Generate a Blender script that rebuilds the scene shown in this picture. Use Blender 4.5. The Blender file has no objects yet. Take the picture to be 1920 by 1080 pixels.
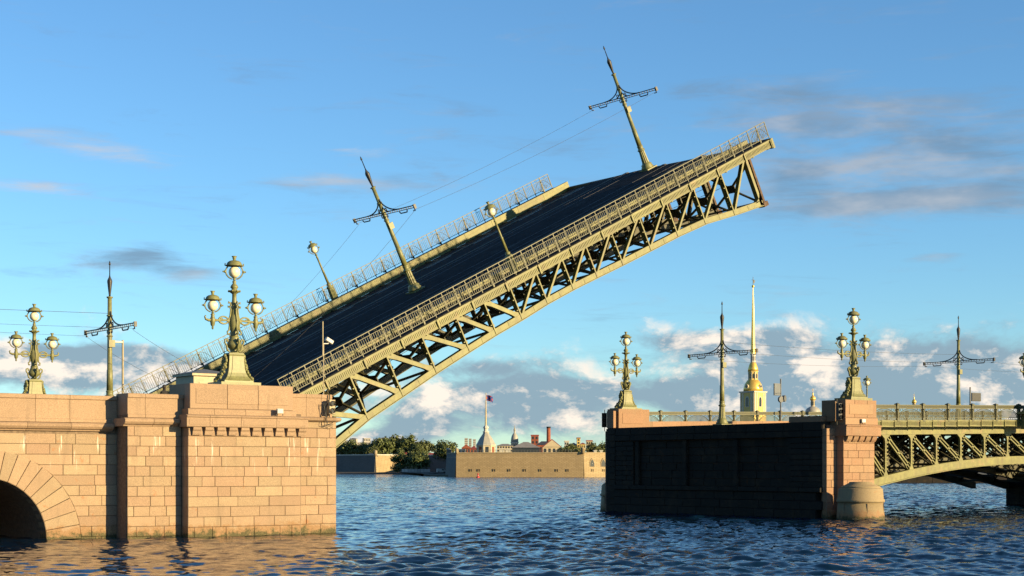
import bpy, math, random
import numpy as np
from mathutils import Vector, Matrix
random.seed(7)
PI = math.pi
R = math.radians
sc = bpy.context.scene
COL = sc.collection

# ------------------------------------------------------------------ camera, sky, sun, exposure
HEAD = math.atan2(.5885, .8085)             # heading, clockwise from +Y
cam_d = bpy.data.cameras.new('camera')
cam = bpy.data.objects.new('camera', cam_d)
COL.objects.link(cam)
cam.location = (0, 0, 3.8)
cam.rotation_euler = (PI/2, 0, -HEAD)
cam_d.sensor_width = 36
cam_d.lens = 3057/1920*36
cam_d.shift_y = 338/1920
cam_d.clip_start = 0.5
cam_d.clip_end = 20000
sc.camera = cam

SUN_AZ, SUN_EL = R(154.3), R(13.4)
world = bpy.data.worlds.new('World')
sc.world = world
world.use_nodes = True
sun_d = bpy.data.lights.new('sun', 'SUN')
sun_d.energy = 5.0
sun_d.angle = R(0.5)
sun_d.color = (1.0, 0.76, 0.39)
sun = bpy.data.objects.new('sun', sun_d)
COL.objects.link(sun)
sdir = Vector((math.sin(SUN_AZ)*math.cos(SUN_EL), math.cos(SUN_AZ)*math.cos(SUN_EL), math.sin(SUN_EL)))
sun.rotation_euler = sdir.to_track_quat('Z', 'Y').to_euler()
sun.location = (60, -60, 60)
vs = sc.view_settings
vs.view_transform = 'Standard'
vs.look = 'None'
vs.exposure = 1.25
vs.gamma = 1.0
sc.cycles.use_denoising = True
sc.cycles.max_bounces = 6

class NT:
    """tiny helper to write node trees"""
    def __init__(s, tree): s.t = tree
    def n(s, typ, **kw):
        nd = s.t.nodes.new(typ)
        for k, v in kw.items(): setattr(nd, k, v)
        return nd
    def put(s, sock, val):
        if val is None: return
        if isinstance(val, bpy.types.NodeSocket): s.t.links.new(val, sock)
        else: sock.default_value = val
    def m(s, op, a, b=None, c=None, clamp=False):
        nd = s.n('ShaderNodeMath', operation=op, use_clamp=clamp)
        s.put(nd.inputs[0], a); s.put(nd.inputs[1], b); s.put(nd.inputs[2], c)
        return nd.outputs[0]
    def vec(s, x, y, z):
        nd = s.n('ShaderNodeCombineXYZ')
        s.put(nd.inputs[0], x); s.put(nd.inputs[1], y); s.put(nd.inputs[2], z)
        return nd.outputs[0]
    def vm(s, op, a, b=None):
        nd = s.n('ShaderNodeVectorMath', operation=op)
        s.put(nd.inputs[0], a); s.put(nd.inputs[1], b)
        return nd.outputs[0]
    def noise(s, v, scale, detail=4, rough=.55, dist=0.0, col=False):
        nd = s.n('ShaderNodeTexNoise')
        s.put(nd.inputs['Vector'], v)
        nd.inputs['Scale'].default_value = scale
        nd.inputs['Detail'].default_value = detail
        nd.inputs['Roughness'].default_value = rough
        nd.inputs['Distortion'].default_value = dist
        return nd.outputs['Color' if col else 'Fac']
    def ss(s, v, a, b):
        nd = s.n('ShaderNodeMapRange', interpolation_type='SMOOTHSTEP')
        s.put(nd.inputs[0], v); nd.inputs[1].default_value = a; nd.inputs[2].default_value = b
        return nd.outputs[0]
    def lin(s, v, a, b, c=0., d=1.):
        nd = s.n('ShaderNodeMapRange')
        s.put(nd.inputs[0], v)
        for i, q in enumerate((a, b, c, d)): nd.inputs[i+1].default_value = q
        return nd.outputs[0]
    def mix(s, f, a, b, mode='MIX'):
        nd = s.n('ShaderNodeMix', data_type='RGBA', blend_type=mode)
        s.put(nd.inputs[0], f)
        s.put(nd.inputs[6], (*a, 1) if isinstance(a, tuple) and len(a) == 3 else a)
        s.put(nd.inputs[7], (*b, 1) if isinstance(b, tuple) and len(b) == 3 else b)
        return nd.outputs[2]

def build_sky():
    t = world.node_tree
    t.nodes.clear()
    N = NT(t)
    out = N.n('ShaderNodeOutputWorld')
    sky = N.n('ShaderNodeTexSky', sky_type='NISHITA')
    sky.sun_disc = False
    sky.sun_elevation = SUN_EL
    sky.sun_rotation = SUN_AZ
    sky.altitude = 0
    sky.air_density = 1.0
    sky.dust_density = 0.0
    sky.ozone_density = 3.5
    bg = N.n('ShaderNodeBackground')
    bg.inputs[1].default_value = SKY_STRENGTH
    t.links.new(N.mix(1.0, sky.outputs[0], SKY_TINT, 'MULTIPLY'), bg.inputs[0])
    d = N.n('ShaderNodeTexCoord').outputs['Generated']
    sp = N.n('ShaderNodeSeparateXYZ'); t.links.new(d, sp.inputs[0])
    az = N.m('ARCTAN2', sp.outputs[0], sp.outputs[1])
    el = N.m('ARCSINE', sp.outputs[2])
    def bumps(lst):
        acc = None
        for (a, e, sa, se, w) in lst:
            p = N.m('MULTIPLY', N.m('SUBTRACT', az, a), 1/sa)
            q = N.m('MULTIPLY', N.m('SUBTRACT', el, e), 1/se)
            g = N.m('EXPONENT', N.m('MULTIPLY', N.m('ADD', N.m('MULTIPLY', p, p), N.m('MULTIPLY', q, q)), -1.0))
            acc = N.m('MULTIPLY_ADD', g, w, acc if acc is not None else 0.0)
        return acc
    # heaped clouds low above the horizon, all the way round, gathered here and there
    def cum_noise(da, de):
        v = N.vec(N.m('ADD', az, da), N.m('MULTIPLY', N.m('ADD', el, de), 1.7), 0.0)
        return N.noise(v, 22.0, 11, .64, .25)
    n0 = cum_noise(0.0, 0.0)
    n1 = cum_noise(.012, .011)
    base = bumps(CUMULUS)
    ring = N.m('MULTIPLY', N.m('EXPONENT', N.m('MULTIPLY', N.m('POWER', N.m('MULTIPLY', N.m('SUBTRACT', el, .035), 1/.042), 2.0), -1.0)), .30)
    D = N.m('ADD', N.m('ADD', base, ring), N.m('MULTIPLY', N.m('SUBTRACT', n0, .5), 2.3))
    cmask = N.m('MULTIPLY', N.ss(D, .12, .85), N.m('SUBTRACT', 1.0, N.ss(el, .09, .125)))
    body = N.ss(D, .30, 1.3)
    lit = N.m('MULTIPLY_ADD', N.m('SUBTRACT', n0, n1), 6.5, .13)
    lit = N.m('ADD', lit, bumps(LIT))
    lit = N.m('SUBTRACT', lit, N.m('MULTIPLY', body, .14), clamp=True)
    ccol = N.mix(lit, (.30, .43, .53), (1.15, 1.0, .86))
    # thin streaks higher up
    v = N.vec(N.m('MULTIPLY_ADD', el, .35, az), N.m('MULTIPLY', el, 6.5), 3.7)
    n2 = N.noise(v, 13.0, 10, .66, .4)
    v3 = N.vec(az, N.m('MULTIPLY', el, 3.0), 8.2)
    n3 = N.noise(v3, 14.0, 5, .55)
    S = N.m('ADD', bumps(STREAKS), N.m('MULTIPLY', N.m('SUBTRACT', n2, .5), 2.5))
    smask = N.m('MULTIPLY', N.ss(S, .05, 1.15), .80)
    scol = N.mix(N.m('ADD', N.m('MULTIPLY', N.ss(n3, .40, .70), .6), bumps(STREAK_LIT), clamp=True), (.20, .31, .44), (.66, .63, .62))
    b2 = N.n('ShaderNodeBackground'); t.links.new(ccol, b2.inputs[0]); b2.inputs[1].default_value = .40
    b3 = N.n('ShaderNodeBackground'); t.links.new(scol, b3.inputs[0]); b3.inputs[1].default_value = .41
    m1 = N.n('ShaderNodeMixShader'); t.links.new(smask, m1.inputs[0]); t.links.new(bg.outputs[0], m1.inputs[1]); t.links.new(b3.outputs[0], m1.inputs[2])
    above = N.ss(el, -.004, .004)
    m2 = N.n('ShaderNodeMixShader'); t.links.new(N.m('MULTIPLY', N.m('MULTIPLY', cmask, above), .95), m2.inputs[0]); t.links.new(m1.outputs[0], m2.inputs[1]); t.links.new(b2.outputs[0], m2.inputs[2])
    t.links.new(m2.outputs[0], out.inputs[0])

SKY_STRENGTH = 0.070
SKY_TINT = (.80, 1.05, 1.18)                 # white balance of the sky
world.cycles.sampling_method = 'MANUAL'
world.cycles.sample_map_resolution = 512
# cloud banks: (azimuth, elevation, azimuth spread, elevation spread, weight) in radians
CUMULUS = [(0.7286, 0.0773, 0.0311, 0.0098, 0.8), (0.7529, 0.0723, 0.0196, 0.0131, 0.55), (0.7849, 0.0768, 0.0229, 0.0114, 0.8), (0.8183, 0.0603, 0.0393, 0.0147, 0.85), (0.74, 0.0367, 0.0229, 0.0098, 0.55), (0.6619, 0.0337, 0.0294, 0.0131, 0.7), (0.572, 0.0271, 0.0164, 0.0092, 0.75), (0.3459, 0.059, 0.0458, 0.0092, 0.95), (0.3979, 0.0566, 0.0491, 0.0072, 0.9), (0.9215, 0.0557, 0.0294, 0.0196, 0.75), (0.6913, 0.0467, 0.1047, 0.0085, 0.75), (0.879, 0.0595, 0.0458, 0.0196, 0.9), (0.361, 0.0702, 0.0785, 0.0046, 0.7), (0.6259, 0.0467, 0.0294, 0.0164, 0.45), (0.5444, 0.0156, 0.036, 0.0079, 0.5), (0.7818, 0.0446, 0.0458, 0.0131, 0.65), (0.6096, 0.0614, 0.0523, 0.0046, 0.5), (0.426, 0.0602, 0.072, 0.0098, 0.65), (0.8512, 0.0472, 0.0458, 0.0111, 0.6), (0.5932, 0.0288, 0.0393, 0.0098, 0.3), (0.6292, 0.1037, 0.1374, 0.0196, -0.35), (0.6096, 0.0777, 0.0654, 0.0065, -0.2), (0.4798, 0.1025, 0.0981, 0.0262, -0.4), (0.8852, 0.1066, 0.0654, 0.0164, -0.4), (0.6456, 0.0614, 0.0196, 0.0039, -0.2)]
LIT = [(0.7319, 0.0821, 0.0229, 0.0082, 0.5), (0.7849, 0.0816, 0.0196, 0.0114, 0.5), (0.8135, 0.062, 0.036, 0.0085, 0.55), (0.5736, 0.0271, 0.0147, 0.0082, 0.5), (0.3429, 0.0574, 0.0425, 0.0059, 0.5), (0.3948, 0.0566, 0.0327, 0.0049, 0.42), (0.7432, 0.0367, 0.0131, 0.0072, 0.45), (0.6717, 0.0369, 0.0229, 0.0098, 0.4), (0.9275, 0.054, 0.0114, 0.0147, 0.45), (0.879, 0.0595, 0.036, 0.0196, -0.45), (0.6913, 0.045, 0.0916, 0.0072, -0.3), (0.361, 0.0702, 0.072, 0.0039, -0.3), (0.714, 0.0693, 0.0196, 0.0065, -0.15), (0.5411, 0.0156, 0.0262, 0.0065, 0.3)]
STREAK_LIT = [(0.3902, 0.1869, 0.036, 0.0079, 0.9), (0.3399, 0.1641, 0.036, 0.0046, 0.9), (0.3429, 0.1946, 0.0294, 0.0046, 0.8), (0.5023, 0.1728, 0.0294, 0.0052, 0.5), (0.8512, 0.2115, 0.0654, 0.0072, 0.22), (0.8729, 0.1583, 0.072, 0.0046, 0.28), (0.5379, 0.1915, 0.0196, 0.0039, 0.6), (0.4385, 0.1161, 0.0131, 0.0046, 0.5), (0.3979, 0.1245, 0.0425, 0.0072, -0.5)]
STREAKS = [(0.8512, 0.2085, 0.0916, 0.0118, 0.85), (0.7881, 0.2217, 0.0491, 0.0079, 0.65), (0.8852, 0.1809, 0.0981, 0.0196, 0.7), (0.8636, 0.1556, 0.1145, 0.0079, 0.9), (0.9065, 0.1631, 0.0523, 0.0098, 0.5), (0.7977, 0.1749, 0.0491, 0.0147, 0.55), (0.3902, 0.1869, 0.0311, 0.0059, 0.62), (0.3399, 0.1641, 0.0294, 0.0036, 0.6), (0.3855, 0.1219, 0.0294, 0.0049, 0.85), (0.4088, 0.1283, 0.018, 0.0072, 0.85), (0.4322, 0.1181, 0.018, 0.0052, 0.65), (0.5023, 0.1728, 0.0262, 0.0049, 0.5), (0.8852, 0.1247, 0.0229, 0.0029, 0.6), (0.5606, 0.1738, 0.0523, 0.0059, 0.5), (0.3429, 0.1946, 0.0262, 0.0036, 0.5), (0.6456, 0.1963, 0.0491, 0.0072, 0.45), (0.7335, 0.2264, 0.0229, 0.0039, 0.4), (0.5379, 0.1915, 0.0196, 0.0033, 0.45)]
build_sky()

# ------------------------------------------------------------------ mesh and object helpers
class MB:
    """collects shapes; build() links them as ONE mesh object"""
    def __init__(s): s.v = []; s.f = []; s.sm = []
    def add(s, vs_, fs, smooth=False):
        o = len(s.v)
        s.v += [tuple(p) for p in vs_]
        for f in fs:
            s.f.append(tuple(i+o for i in f)); s.sm.append(smooth)
        return s
    def box(s, x0, x1, y0, y1, z0, z1):
        return s.add([(x0,y0,z0),(x1,y0,z0),(x1,y1,z0),(x0,y1,z0),(x0,y0,z1),(x1,y0,z1),(x1,y1,z1),(x0,y1,z1)],
                     [(0,3,2,1),(4,5,6,7),(0,1,5,4),(1,2,6,5),(2,3,7,6),(3,0,4,7)])
    def cbox(s, x0, x1, y0, y1, z0, z1, c=.03):
        """box with a chamfered front (-y) rim"""
        v = [(x0,y1,z0),(x1,y1,z0),(x1,y1,z1),(x0,y1,z1),
             (x0,y0+c,z0),(x1,y0+c,z0),(x1,y0+c,z1),(x0,y0+c,z1),
             (x0+c,y0,z0+c),(x1-c,y0,z0+c),(x1-c,y0,z1-c),(x0+c,y0,z1-c)]
        f = [(8,9,10,11)]
        for i in range(4):
            j = (i+1) % 4
            f += [(i, j, 4+j, 4+i), (4+i, 4+j, 8+j, 8+i)]
        f.append((3,2,1,0))
        return s.add(v, f)
    def cquad(s, q, y0, y1, c=.03):
        """chamfered stone with a free four-sided front: q = four (x, z), counter-clockwise"""
        cx = sum(p[0] for p in q)/4; cz = sum(p[1] for p in q)/4
        def ins(p):
            dx, dz = cx-p[0], cz-p[1]; L = math.hypot(dx, dz) or 1
            k = min(c*1.4/L, .4)
            return (p[0]+dx*k, y0, p[1]+dz*k)
        v = [(p[0], y1, p[1]) for p in q] + [(p[0], y0+c, p[1]) for p in q] + [ins(p) for p in q]
        f = [(8,9,10,11)]
        for i in range(4):
            j = (i+1) % 4
            f += [(i, j, 4+j, 4+i), (4+i, 4+j, 8+j, 8+i)]
        return s.add(v, f)
    def prism(s, poly, y0, y1):
        """(x, z) outline, counter-clockwise seen from -y, given thickness in y"""
        n = len(poly)
        v = [(p[0], y0, p[1]) for p in poly] + [(p[0], y1, p[1]) for p in poly]
        f = [tuple(range(n)), tuple(range(2*n-1, n-1, -1))]
        f += [(i, i+n, (i+1) % n+n, (i+1) % n) for i in range(n)]
        return s.add(v, f)
    def ext(s, prof, x0, x1):
        """(y, z) profile run along x"""
        n = len(prof)
        v = [(x0, p[0], p[1]) for p in prof] + [(x1, p[0], p[1]) for p in prof]
        f = [tuple(range(n)), tuple(range(2*n-1, n-1, -1))]
        f += [(i, i+n, (i+1) % n+n, (i+1) % n) for i in range(n)]
        return s.add(v, f)
    def tube(s, pts, r, n=6, caps=True, smooth=True):
        pts = [Vector(p) for p in pts]
        rs = r if isinstance(r, (list, tuple)) else [r]*len(pts)
        v, f = [], []
        up = Vector((0, 0, 1))
        t0 = (pts[1]-pts[0]).normalized()
        if abs(t0.z) > .95: up = Vector((0, 1, 0))
        for i, p in enumerate(pts):
            a = pts[max(i-1, 0)]; b = pts[min(i+1, len(pts)-1)]
            t = (b-a).normalized()
            sd = t.cross(up)
            if sd.length < 1e-5: sd = t.cross(Vector((1, 0, 0)))
            sd.normalize(); w = sd.cross(t).normalized(); up = w
            for k in range(n):
                an = 2*PI*(k+.5)/n
                v.append(p + (sd*math.cos(an) + w*math.sin(an))*rs[i])
        for i in range(len(pts)-1):
            for k in range(n):
                k2 = (k+1) % n
                f.append((i*n+k, i*n+k2, (i+1)*n+k2, (i+1)*n+k))
        s.add(v, f, smooth)
        if caps:
            m = (len(pts)-1)*n
            s.add(v[:n], [tuple(range(n-1, -1, -1))]); s.add(v[m:], [tuple(range(n))])
        return s
    def lathe(s, prof, n=16, c=(0,0,0), smooth=True, flute=0.0):
        """(r, z) profile turned about z"""
        v, f = [], []
        for (r, z) in prof:
            for k in range(n):
                an = 2*PI*k/n
                rr = r*(1-flute*(k % 2))
                v.append((c[0]+rr*math.cos(an), c[1]+rr*math.sin(an), c[2]+z))
        for i in range(len(prof)-1):
            for k in range(n):
                k2 = (k+1) % n
                f.append((i*n+k, i*n+k2, (i+1)*n+k2, (i+1)*n+k))
        if prof[0][0] > .001: f.append(tuple(range(n-1, -1, -1)))
        if prof[-1][0] > .001: f.append(tuple(range((len(prof)-1)*n, len(prof)*n)))
        return s.add(v, f, smooth)
    def ball(s, c, r, n=12, m=8, sz=1.0):
        return s.lathe([(r*math.sin(PI*i/m)+.0005, -r*sz*math.cos(PI*i/m)) for i in range(m+1)], n, c)
    def bar(s, p, q, w, d=None):
        """square bar between two points (w across, d along y)"""
        p, q = Vector(p), Vector(q); t = (q-p).normalized()
        d = d or w
        sd = t.cross(Vector((0, 1, 0)))
        if sd.length < .02: sd = Vector((1, 0, 0))
        sd.normalize(); u = t.cross(sd).normalized()
        v = []
        for o in (p, q):
            for (i, j) in ((-1,-1),(1,-1),(1,1),(-1,1)): v.append(o + sd*(w/2*i) + u*(d/2*j))
        return s.add(v, [(0,1,2,3),(7,6,5,4),(0,4,5,1),(1,5,6,2),(2,6,7,3),(3,7,4,0)])
    def xf(s, M):
        s.v = [tuple(M @ Vector(p)) for p in s.v]; return s
    def join(s, o):
        k = len(s.v); s.v += o.v; s.f += [tuple(i+k for i in f) for f in o.f]; s.sm += o.sm; return s
    def mesh(s, name, mats):
        me = bpy.data.meshes.new(name)
        me.from_pydata(s.v, [], s.f)
        me.polygons.foreach_set('use_smooth', s.sm)
        for m in (mats if isinstance(mats, (list, tuple)) else [mats]): me.materials.append(m)
        me.update()
        return me
    def build(s, name, mat, parent=None, loc=(0,0,0), fix=True):
        me = s.mesh(name, mat)
        if fix: recalc(me)
        return link(name, me, parent, loc)

import bmesh
def recalc(me):
    bm = bmesh.new(); bm.from_mesh(me)
    bmesh.ops.recalc_face_normals(bm, faces=bm.faces)
    bm.to_mesh(me); bm.free()
def link(name, me, parent=None, loc=(0,0,0), rot=None):
    o = bpy.data.objects.new(name, me)
    COL.objects.link(o); o.location = loc
    if rot: o.rotation_euler = rot
    if parent: o.parent = parent
    return o
def tag(o, label=None, cat=None, group=None, kind=None):
    if label: o['label'] = label
    if cat: o['category'] = cat
    if group: o['group'] = group
    if kind: o['kind'] = kind
    return o
def thing(name, label, cat, loc=(0,0,0), rot=(0,0,0), group=None):
    o = bpy.data.objects.new(name, None)
    COL.objects.link(o); o.location = loc; o.rotation_euler = rot
    o.empty_display_size = .5
    return tag(o, label, cat, group)
def copy_tree(o, parent=None):
    c = o.copy(); COL.objects.link(c); c.parent = parent
    for ch in o.children: copy_tree(ch, c)
    return c
def spiral(cx, cz, r0, r1, a0, a1, n=12, y=0.0):
    return [(cx+(r0+(r1-r0)*i/n)*math.cos(a0+(a1-a0)*i/n), y, cz+(r0+(r1-r0)*i/n)*math.sin(a0+(a1-a0)*i/n)) for i in range(n+1)]
def arc(cx, cz, rx, rz, a0, a1, n=8, y=0.0):
    return [(cx+rx*math.cos(a0+(a1-a0)*i/n), y, cz+rz*math.sin(a0+(a1-a0)*i/n)) for i in range(n+1)]

# ------------------------------------------------------------------ materials
ALB = .585
def mat(name, col, rough=.6, var=.15, scale=3.0, bump=0.0, bscale=20.0, metal=0.0, rnd=0.0, alt=None, altmix=.5, spec=.5, coord='Object', emit=None, grime=0.0):
    """procedural paint/stone: two tones mixed by noise, per-object shift, fine bump"""
    m = bpy.data.materials.new(name); m.use_nodes = True
    N = NT(m.node_tree); b = m.node_tree.nodes['Principled BSDF']
    tc = N.n('ShaderNodeTexCoord').outputs[coord]
    if coord == 'Object':
        oi = N.n('ShaderNodeObjectInfo')
        off = N.m('MULTIPLY', oi.outputs['Random'], 37.0)
        p = N.vm('ADD', tc, N.vec(off, off, off))
    else: p = tc
    n = N.noise(p, scale, 6, .6)
    if name not in ('milk_glass', 'gilded_metal', 'ochre_plaster'): col = tuple(c*ALB for c in col)
    a = tuple(max(c*(1-var), 0) for c in col); bb = tuple(min(c*(1+var), 1) for c in col)
    c = N.mix(N.ss(n, .3, .7), a, bb)
    if alt:
        n2 = N.noise(p, scale*.35, 7, .65)
        c = N.mix(N.m('MULTIPLY', N.ss(n2, .55, .68), altmix), c, alt)
    if grime:                                   # rain streaks of dirt and rust
        gp = N.n('ShaderNodeNewGeometry').outputs['Position']
        g1 = N.ss(N.noise(N.vm('MULTIPLY', gp, (3.2, 3.2, .45)), 1.0, 5, .65), .5, .72); g2 = N.ss(N.noise(gp, .7, 6, .7), .5, .68)
        c = N.mix(N.m('MULTIPLY', g1, grime), c, (.075, .05, .022)); c = N.mix(N.m('MULTIPLY', g2, grime*.7), c, (.11, .10, .045))
    if rnd:
        oi2 = N.n('ShaderNodeObjectInfo')
        k = N.lin(oi2.outputs['Random'], 0, 1, 1-rnd, 1+rnd)
        hs = N.n('ShaderNodeHueSaturation'); N.put(hs.inputs['Color'], c); N.put(hs.inputs['Value'], k)
        c = hs.outputs[0]
    N.put(b.inputs['Base Color'], c)
    b.inputs['Roughness'].default_value = rough
    b.inputs['Metallic'].default_value = metal
    b.inputs['Specular IOR Level'].default_value = spec
    if bump:
        bn = N.n('ShaderNodeBump'); bn.inputs['Strength'].default_value = bump; bn.inputs['Distance'].default_value = .02
        N.put(bn.inputs['Height'], N.noise(p, bscale, 6, .65))
        m.node_tree.links.new(bn.outputs[0], b.inputs['Normal'])
    if emit:
        b.inputs['Emission Color'].default_value = (*emit[:3], 1); b.inputs['Emission Strength'].default_value = emit[3]
    return m

def granite(name, c1, c2, c3, moss=True, streak=False, d=1.0):
    c1, c2, c3 = (tuple(q*ALB for q in k) for k in (c1, c2, c3))
    m = bpy.data.materials.new(name); m.use_nodes = True
    N = NT(m.node_tree); b = m.node_tree.nodes['Principled BSDF']
    b.inputs['Specular IOR Level'].default_value = .12 if 'dark' in name else .3
    pos = N.n('ShaderNodeNewGeometry').outputs['Position']
    sp = N.n('ShaderNodeSeparateXYZ'); m.node_tree.links.new(pos, sp.inputs[0])
    oi = N.n('ShaderNodeObjectInfo').outputs['Random']
    c = N.mix(N.ss(oi, .35, .75), c1, c2)
    oi2 = N.m('FRACT', N.m('MULTIPLY', oi, 7.31))
    c = N.mix(N.m('MULTIPLY', N.ss(oi2, .55, 1.0), .8), c, c3)
    oi3 = N.m('FRACT', N.m('MULTIPLY', oi, 17.7))
    hs = N.n('ShaderNodeHueSaturation'); N.put(hs.inputs['Color'], c); N.put(hs.inputs['Value'], N.lin(oi3, 0, 1, .90, 1.10)); c = hs.outputs[0]
    n = N.noise(pos, 9.0, 5, .7); n2 = N.noise(pos, 24.0, 4, .75); n3 = N.noise(pos, .9, 6, .65)
    c = N.mix(.55, c, N.mix(N.ss(n2, .3, .7), (.42, .40, .38), (1.42, 1.42, 1.4)), 'MULTIPLY')
    c = N.mix(N.m('MULTIPLY', N.ss(n, .5, .8), .35), c, (.21*d, .14*d, .09*d))
    c = N.mix(N.m('MULTIPLY', N.ss(n3, .46, .72), .55), c, (.22*d, .155*d, .10*d))
    rs = N.noise(pos, 1.6, 4, .5)
    c = N.mix(N.m('MULTIPLY', N.ss(rs, .66, .74), .6), c, (.27*d, .11*d, .04*d))
    if streak:
        vv = N.vm('MULTIPLY', pos, (5.0, 5.0, .35))
        st = N.ss(N.noise(vv, 1.0, 3, .6), .60, .70)
        zm = N.m('MULTIPLY', N.ss(sp.outputs[2], 3.2, 4.6), N.m('SUBTRACT', 1.0, N.ss(sp.outputs[2], 5.5, 5.6)))
        c = N.mix(N.m('MULTIPLY', N.m('MULTIPLY', st, zm), .75), c, (.55, .51, .45))
    vd = N.vm('MULTIPLY', pos, (2.2, 2.2, .25))
    c = N.mix(N.m('MULTIPLY', N.ss(N.noise(vd, 1.0, 5, .6), .55, .75), .4), c, (.15*d, .11*d, .075*d))
    if moss:
        h = N.m('ADD', sp.outputs[2], N.m('MULTIPLY', N.m('SUBTRACT', N.noise(pos, 2.2, 6, .72), .5), 1.7))
        c = N.mix(N.m('SUBTRACT', 1.0, N.ss(h, .40, .80)), c, N.mix(N.ss(n2, .35, .65), (.19, .095, .045), (.26, .175, .095)))
        c = N.mix(N.m('SUBTRACT', 1.0, N.ss(h, .12, .42)), c, N.mix(N.ss(n2, .35, .65), (.02, .022, .01), (.12, .10, .045)))
    N.put(b.inputs['Base Color'], c)
    b.inputs['Roughness'].default_value = .8
    bn = N.n('ShaderNodeBump'); bn.inputs['Strength'].default_value = .55; bn.inputs['Distance'].default_value = .03
    N.put(bn.inputs['Height'], N.m('ADD', N.noise(pos, 14.0, 6, .7), N.m('MULTIPLY', n3, 1.2)))
    m.node_tree.links.new(bn.outputs[0], b.inputs['Normal'])
    return m

M = {}
M['granite'] = granite('granite_tan', (.485,.34,.225), (.485,.36,.235), (.47,.31,.21), streak=True)
M['granite_plain'] = granite('granite_trim', (.485,.335,.225), (.48,.33,.22), (.465,.32,.21), moss=False)
M['granite_pink'] = granite('granite_pink', (.46,.275,.17), (.45,.29,.18), (.44,.26,.165))
M['granite_shade_dark'] = granite('granite_shade_dark', (.038,.036,.034), (.034,.033,.031), (.042,.038,.034), moss=False, d=.28)  # granite of the shaded faces, with their shade put into the colour
M['mortar'] = mat('mortar', (.24,.17,.115), .9, .3, 6)
M['mortar_pink'] = mat('mortar_pink', (.26,.16,.11), .9, .3, 6)
M['fender'] = granite('granite_fender', (.45,.35,.20), (.44,.34,.20), (.42,.32,.18))
M['paint'] = mat('olive_paint', (.222,.216,.06), .55, .2, 2.5, .15, 30, alt=(.20,.13,.06), altmix=.6, rnd=.12, grime=.55)
M['paint2'] = mat('olive_paint_cast', (.24,.242,.088), .5, .18, 6, .15, 40, grime=.45, alt=(.20,.19,.09), altmix=.5)
M['paint_rail'] = mat('olive_paint_rail', (.10,.10,.038), .5, .12, 5)
M['paint_dark'] = mat('dark_steel', (.045,.043,.035), .6, .3, 4)
M['steel_inner'] = mat('olive_paint_shaded', (.085,.08,.04), .65, .3, 2.0, .15, 30, alt=(.08,.06,.035), altmix=.7)  # inner steel: shade below the deck put into the olive paint colour
M['rust'] = mat('rusty_steel', (.13,.075,.045), .8, .4, 5, .3, 30)
M['asphalt'] = mat('deck_asphalt', (.03,.03,.032), .85, .35, 1.5, .3, 60, spec=.08, alt=(.05,.048,.042), altmix=.6)
M['tramrail'] = mat('tram_rail_steel', (.09,.09,.09), .6, .2, 4)
M['line'] = mat('road_line_paint', (.7,.7,.66), .7, .3, 8)
M['iron'] = mat('black_iron', (.02,.02,.022), .5, .3, 8)
M['globe'] = mat('milk_glass', (.74,.64,.44), .25, .06, 4)
M['wire'] = mat('wire_black', (.03,.03,.03), .6, .1, 4)
M['cream'] = mat('cream_paint', (.62,.53,.36), .7, .1, 3)
M['zinc'] = mat('zinc_roof', (.16,.17,.18), .6, .2, 4)
M['white'] = mat('white_paint', (.78,.76,.70), .5, .06, 4)
M['lens'] = mat('dark_lens', (.03,.03,.03), .15, .2, 4)
M['signal'] = mat('signal_housing', (.50,.42,.27), .6, .12, 4)
M['sandblock'] = mat('sign_face', (.10,.13,.17), .5, .1, 3)

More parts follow.
